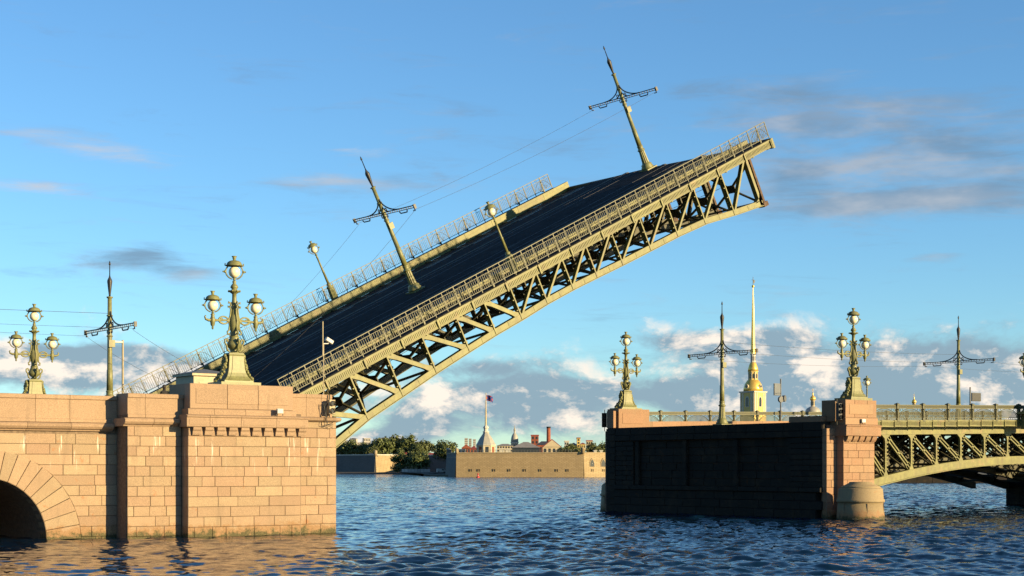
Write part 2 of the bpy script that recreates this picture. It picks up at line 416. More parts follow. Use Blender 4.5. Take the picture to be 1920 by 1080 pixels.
# ------------------------------------------------------------------ water
def build_water():
    m = bpy.data.materials.new('river_water'); m.use_nodes = True
    N = NT(m.node_tree); b = m.node_tree.nodes['Principled BSDF']
    pos = N.n('ShaderNodeNewGeometry').outputs['Position']
    b.inputs['Base Color'].default_value = (.002, .012, .032, 1)
    b.inputs['Roughness'].default_value = .06
    b.inputs['IOR'].default_value = 1.27
    ch = N.n('ShaderNodeAttribute', attribute_name='chop').outputs['Fac']   # share of the small waves the coarse far mesh cannot carry
    # ripples too small for the mesh: tilt the normal directly, so that they do not fade with distance
    nz = N.vm('SUBTRACT', N.vm('ADD', N.noise(pos, 2.4, 4, .6, .3, col=True), N.noise(pos, .8, 4, .6, .3, col=True)), (1.0, 1.0, 1.0))
    patch = N.lin(N.noise(N.vm('MULTIPLY', pos, (1.0, 1.0, 0.0)), .035, 4, .6), .3, .7, .6, 1.25)
    k = N.m('MULTIPLY', N.m('MULTIPLY_ADD', ch, 1.9, N.m('MULTIPLY', N.n('ShaderNodeAttribute', attribute_name='rough').outputs['Fac'], .14)), patch)
    sc_ = N.n('ShaderNodeVectorMath', operation='SCALE'); N.put(sc_.inputs[0], N.vm('MULTIPLY', nz, (1.0, 1.0, 0.0))); N.put(sc_.inputs[3], k)
    nrm = N.vm('NORMALIZE', N.vm('ADD', N.n('ShaderNodeNewGeometry').outputs['Normal'], sc_.outputs[0]))
    m.node_tree.links.new(nrm, b.inputs['Normal'])
    rng = np.random.default_rng(5)
    a = np.concatenate([np.linspace(-PI*.75, -.36, 24)[:-1], np.linspace(-.36, .36, 580), np.linspace(.36, PI*.75, 24)[1:]]) + HEAD
    def ladder(r0, r1, q): return r0*q**np.arange(int(math.log(r1/r0)/math.log(q)))
    r = np.concatenate([ladder(16, 48, 1.02), ladder(48, 140, 1.0022), np.arange(140, 260, .45), np.arange(260, 730, .75), ladder(730, 9000, 1.02), [9000]])
    A, RR = np.meshgrid(a, r)
    X = (RR*np.sin(A)).astype(np.float32); Y = (RR*np.cos(A)).astype(np.float32)
    Z = np.zeros_like(X); lost = np.zeros_like(X)
    dr = np.gradient(r)[:, None].astype(np.float32)
    cell = np.maximum(dr, (RR*.00125).astype(np.float32))
    wind = R(52); nw = 70
    tl = np.clip(((Y-X)-17)/13, 0, 1); tl = tl*tl*(3-2*tl)
    rough = (1.55-.78*tl).astype(np.float32)                 # calmer in the lee of the abutment, rougher in the open channel
    for i in range(nw):
        lam = math.exp(rng.uniform(math.log(.5), math.log(4.2)))
        th = wind + rng.normal(0, .7)
        k = 2*PI/lam
        amp = .0225*lam/(2*PI)
        fade = np.clip((lam/(cell*2.6))-1, 0, 1)
        arg = k*(X*math.cos(th)+Y*math.sin(th)) + rng.uniform(0, 2*PI)
        Z += amp*fade*(np.sin(arg) + .3*np.cos(2*arg))
        lost += (1-fade)/nw
    Z *= rough; lost *= rough
    n1, n0 = X.shape
    co = np.stack([X, Y, Z], -1).reshape(-1, 3)
    idx = np.arange(n1*n0).reshape(n1, n0)
    f = np.stack([idx[:-1, :-1], idx[1:, :-1], idx[1:, 1:], idx[:-1, 1:]], -1).reshape(-1, 4)[:, ::-1]
    me = bpy.data.meshes.new('water')
    me.vertices.add(len(co)); me.vertices.foreach_set('co', co.ravel())
    me.loops.add(f.size); me.loops.foreach_set('vertex_index', f.ravel())
    me.polygons.add(len(f)); me.polygons.foreach_set('loop_start', np.arange(0, f.size, 4)); me.polygons.foreach_set('loop_total', np.full(len(f), 4))
    me.polygons.foreach_set('use_smooth', np.ones(len(f), bool))
    at = me.attributes.new('chop', 'FLOAT', 'POINT'); at.data.foreach_set('value', lost.ravel())
    at = me.attributes.new('rough', 'FLOAT', 'POINT'); at.data.foreach_set('value', rough.ravel())
    me.materials.append(m); me.update()
    o = link('water', me)
    tag(o, 'choppy dark blue river water', 'water', kind='structure')
    return o
build_water()

def WV(X, Z):
    """a place X metres right of and Z metres ahead of the viewpoint's heading, as world x, y"""
    return (X*.8085+Z*.5885, -X*.5885+Z*.8085)

# ------------------------------------------------------------------ stonework helpers
def bricks(parent, u0, u1, v, z0, n, h, m, lo=.8, hi=1.9, depth=.35, left_depth=None, right_depth=None, left=None, seed=1, gap=.014, skip=None, cover=None):
    """courses of single ashlar blocks facing -y; each block is its own object"""
    rg = random.Random(seed)
    for i in range(n):
        za, zb = z0+i*h, z0+(i+1)*h
        la = left(za) if left else u0
        lb = left(zb) if left else u0
        lx = max(la, lb) if left else u0
        x = lx; first = True
        cuts = [x]
        if i % 2: x += rg.uniform(lo*.5, lo*.8)
        else: x += rg.uniform(lo, hi)
        while x < u1-lo*.6:
            cuts.append(x); x += rg.uniform(lo, hi)
        cuts.append(u1)
        for j in range(len(cuts)-1):
            a, b_ = cuts[j], cuts[j+1]
            if b_-a < .1: continue
            dep = depth; y0 = v + rg.uniform(-.012, .012)
            if j == 0 and left_depth: dep = left_depth
            if j == len(cuts)-2 and right_depth: dep = right_depth
            B = MB()
            if j == 0 and left:
                q = [(la+gap, za+gap/2), (b_-gap/2, za+gap/2), (b_-gap/2, zb-gap/2), (lb+gap, zb-gap/2)]
                B.cquad(q, y0, v+dep, .02)
            else:
                B.cbox(a+gap/2, b_-gap/2, y0, v+dep, za+gap/2, zb-gap/2, .02)
            B.build('brick', m, parent)
def stones(parent, name, prof, cuts, m, gap=.02):
    """a moulding or coping cut into lengths"""
    for a, b_ in zip(cuts[:-1], cuts[1:]):
        B = MB(); B.ext(prof, a+gap/2, b_-gap/2); B.build(name, m, parent)
G = M['granite']; GT = M['granite_plain']; GP = M['granite_pink']

# ------------------------------------------------------------------ left abutment with its arch
VA, VB, VP, VR = 84.7, 83.3, 82.5, 83.3
ab = thing('bridge_abutment', 'tan granite abutment with a dark arched opening at the left edge', 'abutment', (0,0,0))
UC, RI = 27.72, 3.3
poly = [(14,-1.5),(UC-RI,-1.5),(UC-RI,0)]
poly += [(UC-RI*math.cos(PI*i/24), RI*math.sin(PI*i/24)) for i in range(1, 24)]
poly += [(UC+RI,0),(UC+RI,-1.5),(36,-1.5),(36,6.6),(14,6.6)]
B = MB(); B.prism(poly, VA+.12, VA+34); B.build('core', M['mortar'], ab)
B = MB(); B.box(34.95, 38.6, VB+.12, VB+34, -1.5, 6.7); B.build('core', M['mortar'], ab)
def ext_r(an): return 5.22-.5*max(0.0, min(1.0, an/(PI/2)))   # ring is thicker at the springing
def ext_u(z):
    if z < 0: return UC+5.22
    lo, hi = 0, PI/2
    for _ in range(30):
        a = (lo+hi)/2
        if ext_r(a)*math.sin(a) < z: lo = a
        else: hi = a
    return UC+ext_r(lo)*math.cos(lo) if z < 4.72 else 20.0
NV = 21
for i in range(NV):
    a0, a1 = PI*i/NV, PI*(i+1)/NV
    s0 = a0 if a0 <= PI/2 else PI-a0; s1 = a1 if a1 <= PI/2 else PI-a1
    g = .0025
    P = lambda r, a: (UC+r*math.cos(a), r*math.sin(a))
    B = MB(); B.cquad([P(RI, a0+g), P(ext_r(s0), a0+g), P(ext_r(s1), a1-g), P(RI, a1-g)], VA-.03, VA+.9, .025)
    B.build('voussoir', G, ab)
bricks(ab, 20, 34.97, VA, -.45, 11, .555, G, .85, 2.0, left=ext_u, seed=3)
bricks(ab, 34.98, 38.13, VB, -.45, 12, .545, G, .7, 1.7, left_depth=1.5, seed=5)
corn = lambda v, z: [(v+.3,z),(v-.02,z),(v-.06,z+.07),(v-.2,z+.12),(v-.3,z+.24),(v-.32,z+.36),(v-.2,z+.44),(v+.3,z+.46)]
stones(ab, 'cornice_stone', corn(VA, 5.8), [18,22.4,26.3,29.9,32.3,34.7], GT)
stones(ab, 'cornice_stone', corn(VB, 6.08), [34.72,36.4,37.9], GT)
B = MB(); B.ext([(VB+.3,6.08),(VB+1.5,6.08),(VB+1.5,6.5),(VB+.3,6.5)], 34.72, 34.97); B.build('cornice_stone', GT, ab)
para = lambda v, z0, z1, d: [(v+d,z0),(v-.05,z0),(v-.05,z0+.16),(v,z0+.2),(v,z1-.26),(v-.06,z1-.22),(v-.06,z1-.03),(v-.02,z1),(v+d,z1)]
stones(ab, 'parapet_stone', para(VA, 6.27, 7.74, .6), [20.3,22.4,24.4,26.4,28.4,30.42,32.3,34.97], GT)
stones(ab, 'parapet_stone', para(VB, 6.55, 7.86, 1.55), [34.98,36.0,38.24], GT)
B = MB(); B.box(14, 39, VA+.7, 119, 6.55, 6.74); B.build('road_slab', M['asphalt'], ab)

# ------------------------------------------------------------------ left pier
pier = thing('stone_pier', 'large tan granite pier with bracketed cornice in front of the raised leaf', 'pier')
B = MB(); B.box(38.25, 45.2, VP+.15, 86.2, -1.5, 6.9); B.build('core', M['mortar'], pier)
B = MB(); B.box(45.0, 47.7, VR+.15, 85.6, -1.5, 6.9); B.build('core', M['mortar'], pier)
B = MB(); B.box(38.7, 46.6, 86.2, 112.6, -1.5, 2.6); B.build('core', M['mortar'], pier)
B = MB(); B.box(38.7, 47.4, 112.6, 121, -1.5, 8.3); B.build('core', M['mortar'], pier)
bricks(pier, 38.14, 45.1, VP, -.55, 11, .556, G, .7, 2.0, left_depth=1.2, right_depth=.9, seed=11)
bricks(pier, 45.1, 47.9, VR, -.55, 13, .556, G, .7, 1.5, right_depth=2.2, seed=12)
B = MB(); B.cbox(38.16, 45.08, VP-.02, VP+1, 5.57, 6.06); B.build('frieze_stone', GT, pier)
for i in range(10):                                   # corbels under the cornice
    x = 38.35+i*.725
    B = MB(); B.ext([(VP-.01,5.62),(VP-.12,5.62),(VP-.15,5.7),(VP-.17,5.84),(VP-.24,5.92),(VP-.26,6.06),(VP-.01,6.06)], x, x+.48)
    B.build('bracket', GT, pier)
cut = [37.92, 39.3, 41.2, 43.4, 45.42]
for a, b_ in zip(cut[:-1], cut[1:]):
    B = MB(); B.ext([(VP+1,6.07),(VP-.28,6.07),(VP-.32,6.12),(VP-.32,6.58),(VP-.38,6.62),(VP-.38,6.68),(VP-.2,6.74),(VP+1,6.74)], a+.01, b_-.01)
    B.build('cornice_stone', GT, pier)
    B = MB(); B.cbox(a+.14, b_-.14, VP-.335, VP-.28, 6.20, 6.50, .012); B.build('panel', GT, pier)
stones(pier, 'attic_stone', [(85.3,6.75),(VP-.06,6.75),(VP-.06,7.02),(VP,7.08),(85.3,7.08)], [38.12,39.7,41.6,44.8], GT)
cuts = [38.25, 40.5, 42.4, 44.62]
for k, (a, b_) in enumerate(zip(cuts[:-1], cuts[1:])):
    B = MB(); B.cbox(a+.008, b_-.008, VP, 85.2, 7.09, 8.46, .02); B.build('pedestal_block', GT, pier)
    x0, x1 = a+(.35 if k == 0 else .008), b_-(.35 if k == 2 else .008)
    B = MB(); B.cbox(x0, x1, VP-.025, VP+.05, 7.36, 8.2, .02); B.build('panel', GT, pier)
stones(pier, 'cornice_stone', [(VR+1.2,6.5),(VR-.1,6.5),(VR-.26,6.58),(VR-.3,6.7),(VR-.2,6.76),(VR+1.2,6.76)], [45.3,47.75], GT)
B = MB(); B.lathe([(.3,6.46),(.62,6.56),(.68,6.68),(.6,6.765),(.2,6.77)], 20, (47.72,VR+.4,0)); B.build('cornice_end', GT, pier)
stones(pier, 'parapet_stone', [(VR+1.0,6.78),(VR,6.78),(VR,7.86),(VR-.03,7.9),(VR-.03,8.06),(VR,8.1),(VR+1.0,8.1)], [44.64,45.9,46.9,47.62], GT)
B = MB(); B.box(38.5, 45.6, 88.02, 112.5, 6.3, 6.74); B.build('road_slab', M['asphalt'], pier)
B = MB(); B.cbox(38.6, 46.0, 115.4, 121.2, 8.31, 8.46); B.build('pedestal_block', GT, pier)

# ------------------------------------------------------------------ right pier
rp = thing('stone_pier', 'pink granite pier whose shaded flank faces the open channel', 'pier')
RU = 90.65
B = MB(); B.box(RU+.45, 95.2, 84.75, 111.2, -1.5, 7.05); B.build('core', M['mortar_pink'], rp)
bricks(rp, 91.7, 95.12, 83.9, -.4, 12, .553, GP, .8, 1.7, left_depth=.9, right_depth=1.5, depth=.85, seed=21)
bricks(rp, RU, 91.7, 84.6, -.4, 13, .553, GP, .7, 1.2, left_depth=.45, depth=.3, seed=22)
# the shaded flank: end pilasters, a beam on top, recessed wall of big blocks, a ledge and a wider footing
def flank(y0, y1, z0, z1, x0, x1, name='flank_stone', m=None, c=.03):
    B = MB(); B.add(*boxx(x0, x1, y0, y1, z0, z1, c)); return B.build(name, m or M['granite_shade_dark'], rp)
def boxx(x0, x1, y0, y1, z0, z1, c):
    """box with its -x face chamfered"""
    v = [(x1,y0,z0),(x1,y1,z0),(x1,y1,z1),(x1,y0,z1),(x0+c,y0,z0),(x0+c,y1,z0),(x0+c,y1,z1),(x0+c,y0,z1),
         (x0,y0+c,z0+c),(x0,y1-c,z0+c),(x0,y1-c,z1-c),(x0,y0+c,z1-c)]
    f = [(8,9,10,11),(0,1,2,3)]
    for i in range(4):
        j = (i+1) % 4
        f += [(i,j,4+j,4+i),(4+i,4+j,8+j,8+i)]
    return v, f
rg = random.Random(31)
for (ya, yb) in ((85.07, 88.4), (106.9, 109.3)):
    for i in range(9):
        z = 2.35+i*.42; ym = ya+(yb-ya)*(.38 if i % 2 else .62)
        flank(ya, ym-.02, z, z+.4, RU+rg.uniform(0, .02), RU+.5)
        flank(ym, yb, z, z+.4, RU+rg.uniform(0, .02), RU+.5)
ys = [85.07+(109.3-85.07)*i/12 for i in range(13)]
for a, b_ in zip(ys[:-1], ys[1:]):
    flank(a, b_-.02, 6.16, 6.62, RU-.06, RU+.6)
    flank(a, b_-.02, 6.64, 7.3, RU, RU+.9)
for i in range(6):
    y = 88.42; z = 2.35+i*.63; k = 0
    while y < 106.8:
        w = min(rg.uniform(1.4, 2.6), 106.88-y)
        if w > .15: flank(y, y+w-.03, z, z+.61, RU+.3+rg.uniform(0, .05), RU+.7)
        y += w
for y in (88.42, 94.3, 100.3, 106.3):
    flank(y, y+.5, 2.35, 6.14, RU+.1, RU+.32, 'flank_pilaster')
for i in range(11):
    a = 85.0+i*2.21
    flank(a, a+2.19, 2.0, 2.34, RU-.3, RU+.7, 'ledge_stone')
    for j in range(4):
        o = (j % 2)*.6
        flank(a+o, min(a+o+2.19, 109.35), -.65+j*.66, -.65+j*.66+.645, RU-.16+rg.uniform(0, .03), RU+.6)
# cornice, brackets and pedestals
for i in range(5):
    x = 91.85+i*.68
    B = MB(); B.ext([(83.89,5.8),(83.78,5.8),(83.66,5.95),(83.55,6.2),(83.89,6.2)], x, x+.5); B.build('bracket', GP, rp)
stones(rp, 'cornice_stone', [(85.5,6.21),(83.5,6.21),(83.44,6.26),(83.44,6.9),(83.38,6.95),(83.38,7.02),(83.6,7.08),(85.5,7.08)], [91.5,93.0,95.35], GP)
B = MB(); B.cbox(92.1, 95.0, 83.425, 83.5, 6.36, 6.84, .012); B.build('panel', GP, rp)
stones(rp, 'attic_stone', [(86.2,7.09),(83.62,7.09),(83.62,7.55),(83.68,7.6),(86.2,7.6)], [91.62,93.2,95.18], GP)
for a, b_ in ((91.7,92.7),(92.7,94.1),(94.1,95.12)):
    B = MB(); B.cbox(a+.006, b_-.006, 83.7, 86.1, 7.61, 8.93, .02); B.build('pedestal_block', GP, rp)
B = MB(); B.cbox(92.1, 94.7, 83.672, 83.76, 7.85, 8.62, .025); B.build('panel', GP, rp)
B = MB(); B.cbox(91.25, 91.68, 84.3, 85.2, 7.31, 8.8, .02); B.build('pedestal_block', GP, rp)
B = MB(); B.cbox(RU+.1, 91.68, 85.3, 88.6, 7.31, 7.75, .02); B.build('wing_block', GP, rp)
def plan(pts, z0, z1, name, m):
    n = len(pts); B = MB(); B.add([(x,y,z0) for x,y in pts]+[(x,y,z1) for x,y in pts], [tuple(range(n-1,-1,-1)), tuple(range(n,2*n))]+[(i,(i+1)%n,(i+1)%n+n,i+n) for i in range(n)]); return B.build(name, m, rp)
NOSE = [(91.1,109.35),(94.6,109.35),(94.6,114.6),(93.4,113.6),(91.1,110.9)]
plan(NOSE, 7.31, 8.98, 'pedestal_block', GP)
B = MB(); B.cbox(91.5, 93.9, 109.32, 109.4, 7.7, 8.6, .025); B.build('panel', GP, rp)
B = MB(); B.cbox(RU+.05, 91.08, 109.6, 110.5, 7.32, 8.8, .02); B.build('pedestal_block', GP, rp)
plan([(RU+.3,109.32),(95.2,109.32),(95,115),(93.4,113.7),(RU+.3,110.4)], -1.5, 7.3, 'core', M['mortar_pink'])
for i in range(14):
    B = MB(); B.add(*boxx(RU, RU+.6, 109.33, 110.55, -.5+i*.555, -.5+i*.555+.535, .03)); B.build('brick', M['granite_shade_dark'], rp)
for (x, y) in ((91.0, 81.6), (93.9, 112.6)):
    lab = 'round granite fender with a domed cap at the foot of the lit pier corner' if y < 90 else 'dark round granite fender at the far end of the shaded pier'
    fe = thing('pier_fender', lab, 'fender', (x, y, 0), group='round fenders of the right pier')
    B = MB(); B.lathe([(1.78,-1.2),(1.72,.3),(1.64,1.28)], 36); B.build('drum', M['fender'], fe)
    B = MB(); B.lathe([(1.6,1.3),(1.74,1.32),(1.74,1.5),(1.66,1.56),(1.6,2.28),(1.52,2.36)], 36); B.build('collar', M['fender'], fe)
    B = MB(); B.lathe([(1.52,2.365),(1.3,2.5),(.85,2.72),(.8,2.8),(.05,2.82)], 36); B.build('cap', M['fender'], fe)
    for k in range(6):
        an = k*PI/3+.5
        B = MB(); B.box(-.01,.01,-.012,.03,.1,1.25); B.xf(Matrix.Translation((1.69*math.sin(an), -1.69*math.cos(an), 0)) @ Matrix.Rotation(an, 4, 'Z')); B.build('joint', M['mortar'], fe)

# ------------------------------------------------------------------ raised leaf
TH = R(26.8)
LO = (46.01, 86.0, 7.96)                 # foot of the leaf's near walkway edge
LR = (0, -TH, 0)
LW, LL = 26.4, 44.9                      # width, length
leaf = thing('bascule_leaf', 'raised olive-painted steel bridge leaf with dark road deck and open trusses', 'bridge leaf', LO, LR)
PT, PI_, PD = M['paint'], M['steel_inner'], M['paint_dark']
# road deck with a slight crown, walkways, kerb barriers
ny = 12
prof = []
for i in range(ny+1):
    y = 2.5+(LW-5.0)*i/ny
    prof.append((y, -.5+.36*math.sin(PI*i/ny)**1.0))
B = MB(); B.ext(prof+[(LW-2.5,-.68),(2.5,-.68)], -2.5, LL-.5); B.build('road_deck', M['asphalt'], leaf)
for (y, w) in ((9.3,.09),(10.85,.09),(14.55,.09),(16.1,.09)):
    B = MB(); z = -.5+.36*math.sin(PI*(y-2.5)/(LW-5)); B.box(-2, LL-.55, y-w/2, y+w/2, z-.05, z+.006); B.build('tram_rail', M['tramrail'], leaf)
for y in (8.3, 17.1):
    B = MB(); z = -.5+.36*math.sin(PI*(y-2.5)/(LW-5)); B.box(-2, LL-.55, y-.14, y+.14, z-.05, z+.012); B.build('median_strip', M['steel_inner'], leaf)
for k in range(9):
    for y in (5.6, 20.6):
        B = MB(); z = -.5+.36*math.sin(PI*(y-2.5)/(LW-5)); B.box(1+k*5, 3.6+k*5, y-.05, y+.05, z-.03, z+.005); B.build('lane_dash', M['line'], leaf)
for (a, b_) in ((0.02, 2.18), (LW-2.18, LW-.02)):
    B = MB(); B.box(-2.5, LL, a, b_, -.2, -.08); B.build('walkway', M['asphalt'], leaf)
def barrier_mesh(L):
    B = MB()
    for (z0, z1) in ((-.5,-.3),(-.27,-.04),(-.01,.2)): B.box(.012, L-.012, 0, .26, z0, z1)
    B.box(0, L, .03, .23, -.5, .16)
    return B.mesh('kerb_barrier', PT)
bm_ = barrier_mesh(3.0)
for y in (2.2, LW-2.46):
    for k in range(15):
        link('kerb_barrier', bm_, leaf, (-.2+k*3.0, y, 0))
# fascia plates
def fascia_mesh(L):
    B = MB()
    B.box(0, L-.03, 0, .06, -.69, -.2)
    B.box(0, L-.03, -.07, .05, -.23, -.14); B.box(0, L-.03, -.05, .05, -.71, -.66)
    n = 20
    for i in range(n):
        x = .1+i*(L-.3)/n
        B.box(x, x+.055, -.035, .01, -.58, -.30)
    B.box(.02, L-.2, -.04, .01, -.64, -.60)
    B.box(L-.17, L-.07, -.12, .04, -.78, -.14)
    return B.mesh('fascia_plate', PT)
fm = fascia_mesh(2.993)
for k in range(15):
    link('fascia_plate', fm, leaf, (k*2.993, 0, 0))
    o = link('fascia_plate', fm, leaf, (k*2.993+2.993, LW, 0), (0, 0, PI))
# trusses
PB = [(-1.2,-5.1),(1.98,-4.35),(5.08,-3.82),(8.03,-3.61),(10.97,-3.38),(13.92,-3.22),(16.36,-3.11),(18.73,-3.08),(21.14,-2.98),(23.57,-3.0),(25.87,-3.09),(28.37,-3.2),(31.2,-3.28),(34.0,-3.36),(36.88,-3.55),(39.86,-4.05),(42.85,-4.46)]
NP = len(PB)
def chord_poly(t, b_):
    return [(p[0], p[1]+b_) for p in PB] + [(p[0], p[1]+t) for p in reversed(PB)]
def member(p, q, w, d, flare=0.0):
    """flat-fronted member between two points of the truss plane"""
    p, q = Vector((p[0],0,p[1])), Vector((q[0],0,q[1])); t = (q-p).normalized(); s_ = Vector((-t.z,0,t.x)); L = (q-p).length
    if flare:
        pts = []
        for k, ww in ((0,w+flare),(.1,w+flare*.45),(.2,w),(.8,w),(.9,w+flare*.45),(1,w+flare)): pts.append((p+t*L*k, ww/2))
        poly = [(a-s_*h) for a, h in pts]+[(a+s_*h) for a, h in reversed(pts)]
    else: poly = [p-s_*w/2, q-s_*w/2, q+s_*w/2, p+s_*w/2]
    B = MB(); B.prism([(a.x, a.z) for a in poly], 0, d); return B
TR = [.75, 5.7, 10.7, 15.7, 20.7, 25.2]
for ti, y in enumerate(TR):
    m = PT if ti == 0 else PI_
    B = MB(); B.prism(chord_poly(.42, .03), y, y+.42); B.build('lower_chord', m, leaf)
    B = MB(); B.prism(chord_poly(.025, -.02), y-(.1 if ti == 0 else .02), y+.46); B.build('chord_flange', m, leaf)
    for i in range(1, NP-1):                                  # splice plates on the lower chord
        (a, na), (b_, nb) = PB[i], PB[i+1]
        if ti == 0:
            B = MB(); B.box((a+b_)/2-.13, (a+b_)/2+.13, y-.018, y+.02, (na+nb)/2+.07, (na+nb)/2+.38); B.build('splice_plate', m, leaf)
    B = MB(); B.box(-1, 43.4, y+.02, y+.4, -.70, -.3); B.build('upper_chord', m, leaf)
    for i in range(2, NP-1):
        s_, n_ = PB[i]
        B = MB()
        B.box(s_-.13, s_-.08, y-.02, y+.44, n_+.05, -.72); B.box(s_-.15, s_-.06, y-.04, y, n_+.05, -.72)
        z = n_+.5; k = 0
        while z < -1.2:                                     # lacing bars and rivet plates
            if ti < 2: B.box(s_-.07, s_+.08, y+.1+.08*(k % 3), y+.2+.08*(k % 3), z+.1, z+.2); B.box(s_-.26, s_-.14, y+.18*(k % 2), y+.08+.18*(k % 2), z+.2, z+.27)
            z += .36; k += 1
        B.build('truss_post', m, leaf)
    for i in range(1, NP-1):
        (a, na), (b_, nb) = PB[i], PB[i+1]
        if i < 7:
            if i == 1: B = member((a-.2,-1.75), (b_-.3, nb+.3), .30, .34)
            else: B = member((a+.06,-.82), (b_-.24, nb+.36), .27, .34, .16)
        elif i < NP-2: B = member((a+.12, na+.36), (b_-.24,-.8), .14, .3)
        else: continue
        for k in range(5):
            t = .2+.15*k
            p0, p1 = (B.v[0], B.v[1])
        B.v = [(p[0], p[1]+y+.03, p[2]) for p in B.v]
        B.build('truss_diagonal', m, leaf)
    i = NP-2
    B = member((PB[i][0]+.15, PB[i][1]+.36), (PB[i+1][0]-.45,-.8), .15, .34); B.v = [(p[0], p[1]+y+.03, p[2]) for p in B.v]; B.build('truss_diagonal', m, leaf)
    s_, n_ = PB[-1]
    B = MB(); B.box(s_-.3, s_-.08, y, y+.4, n_+.1, -.8); B.build('end_post', m, leaf)
    B = MB(); B.box(s_+.02, s_+.2, y-.05, y+.45, n_+.05, -.8); B.build('end_post', M['rust'], leaf)
    B = MB(); B.box(s_-.1, s_+.38, y-.12, y+.5, n_-.12, n_+.22); B.build('end_shoe', M['rust'], leaf)
    B = MB(); B.prism([(s_-.75, n_+.42), (s_-.08, n_+.42), (s_-.08, n_+1.0), (s_-.2, n_+.7)], y, y+.36); B.build('gusset', m, leaf)
# frames across, under the deck
for i in range(2, NP):
    s_, n_ = PB[i]
    B = MB(); B.box(s_-.2, s_-.02, .8, LW-.8, -.85, -.4); B.build('floor_beam', PI_, leaf)
    for k in range(3):
        y0, y1 = TR[k]+.3, TR[k+1]+.1
        ym = (y0+y1)/2; zm = (n_-.9)/2-.1
        B = MB()
        B.bar((s_-.1,y0,n_+.35),(s_-.1,ym,zm),.12,.12); B.bar((s_-.1,y1,n_+.35),(s_-.1,ym,zm),.16,.16)
        B.bar((s_-.1,y0,-1.2),(s_-.1,ym,zm),.16,.16); B.bar((s_-.1,y1,-1.2),(s_-.1,ym,zm),.16,.16)
        B.box(s_-.13, s_-.07, ym-.5, ym+.5, zm-.3, zm+.3)
        B.build('cross_frame', PI_, leaf)
    # bracket that carries the walkway
    B = MB(); B.prism([(s_-.14,-.8),(s_-.06,-.8),(s_-.06,-.2),(s_-.14,-.2)], .06, .75); B.build('walkway_bracket', PT, leaf)
for i in range(1, NP-1):
    (a, na), (b_, nb) = PB[i], PB[i+1]
    for k in range(1):
        B = MB(); y0, y1 = TR[k]+.3, TR[k+1]+.2
        if i % 2: y0, y1 = y1, y0
        B.bar((a, y0, na+.3), (b_, y1, nb+.3), .14, .14); B.build('wind_brace', PI_, leaf)
B = MB()
for z in (-2.0, -1.55): B.tube([(p[0], 4.4, p[1]*.55+z+1.9) for p in PB[2:]], .022, 4)
for i in range(2, NP): B.bar((PB[i][0],4.4,PB[i][1]*.55-.4),(PB[i][0],4.4,PB[i][1]*.55+.4),.03)
B.build('inspection_rail', PI_, leaf)
B = MB(); B.box(LL-.45, LL-.1, .1, LW-.1, -.8, -.28); B.build('end_girder', PI_, leaf)
for k in range(3):
    y = 7+k*4.6
    B = MB(); B.box(LL-.5, LL+.02, y, y+.4, -.3, -.2); B.build('locking_tooth', M['paint_dark'], leaf)
B = MB(); B.box(LL-.1, LL+.1, -.15, .2, -.85, -.1); B.build('end_block', PT, leaf)

# ------------------------------------------------------------------ railings of the leaf
PW = LL/45
def leaf_panel(kind):
    B = MB(); y = 0; P_ = PW
    for z, t in ((.1,.034),(.96,.028),(1.2,.05)): B.box(.03, P_-.0, -t/2, t/2, z-t/2, z+t/2)
    nb = 6
    for i in range(nb):
        x = .12+i*(P_-.18)/(nb-1)
        B.box(x-.012, x+.012, -.012, .012, .1, .96)
    B.tube(arc(P_/2+.02, 1.08, .09, .09, 0, 2*PI, 10), .011, 4)
    if kind:
        mir = (lambda x: x) if kind > 0 else (lambda x: P_-x+.03)
        pts = [(mir(.06+.86*t), 0, .1+.84*math.sin(PI/2*t)**.8) for t in [i/9 for i in range(10)]]
        B.tube(pts, .018, 4)
        B.tube([(mir(p[0]), 0, p[2]) for p in spiral(.62, .30, .19, .04, -PI*.5, PI*2.4, 18)], .013, 4)
        B.tube([(mir(p[0]), 0, p[2]) for p in spiral(.86, .72, .14, .03, PI*.6, -PI*1.8, 14)], .012, 4)
        B.tube([(mir(.62),0,.1),(mir(.8),0,.4),(mir(.86),0,.6)], .014, 4)
    return B.mesh('railing_panel', M['paint_rail'])
lp = {k: leaf_panel(k) for k in (-1, 0, 1)}
def post_mesh(heavy):
    B = MB()
    if heavy:
        B.box(-.032,.032,-.032,.032,-.1,1.24)
        B.box(-.055,.055,-.055,.055,-.05,.1)
        B.tube(spiral(.07,.5,.09,.02,PI,-PI,10), .017, 4); B.tube(spiral(-.07,.5,.09,.02,0,2*PI,10), .017, 4)
        B.ball((0,0,.82), .065, 8, 6)
        B.box(-.03,.03,.0,.34,-.04,.03); B.bar((0,.3,0),(0,.03,.6),.03)
    else: B.box(-.024,.024,-.024,.024,-.06,1.22)
    return B.mesh('railing_post', M['paint_rail'])
pm = {0: post_mesh(0), 1: post_mesh(1)}
SEQ = [0, 1, -1]          # plain, scroll, mirrored scroll
for (y, lab) in ((0.05, 'near olive railing with scrolls along the sunlit edge of the raised leaf'), (LW-.05, 'far railing with scrolls on the shaded side of the raised leaf')):
    c = Matrix.Rotation(-TH, 4, 'Y') @ Vector((0, y, 0))
    rl = thing('leaf_railing', lab, 'railing', (LO[0]+c.x, LO[1]+c.y, LO[2]+c.z), LR, 'railings of the raised leaf')
    for k in range(45):
        link('railing_panel', lp[SEQ[k % 3]], rl, (k*PW, 0, 0))
        link('railing_post', pm[1 if k % 3 == 2 else 0], rl, (k*PW+(.015), 0, 0))
    link('railing_post', pm[0], rl, (45*PW, 0, 0))

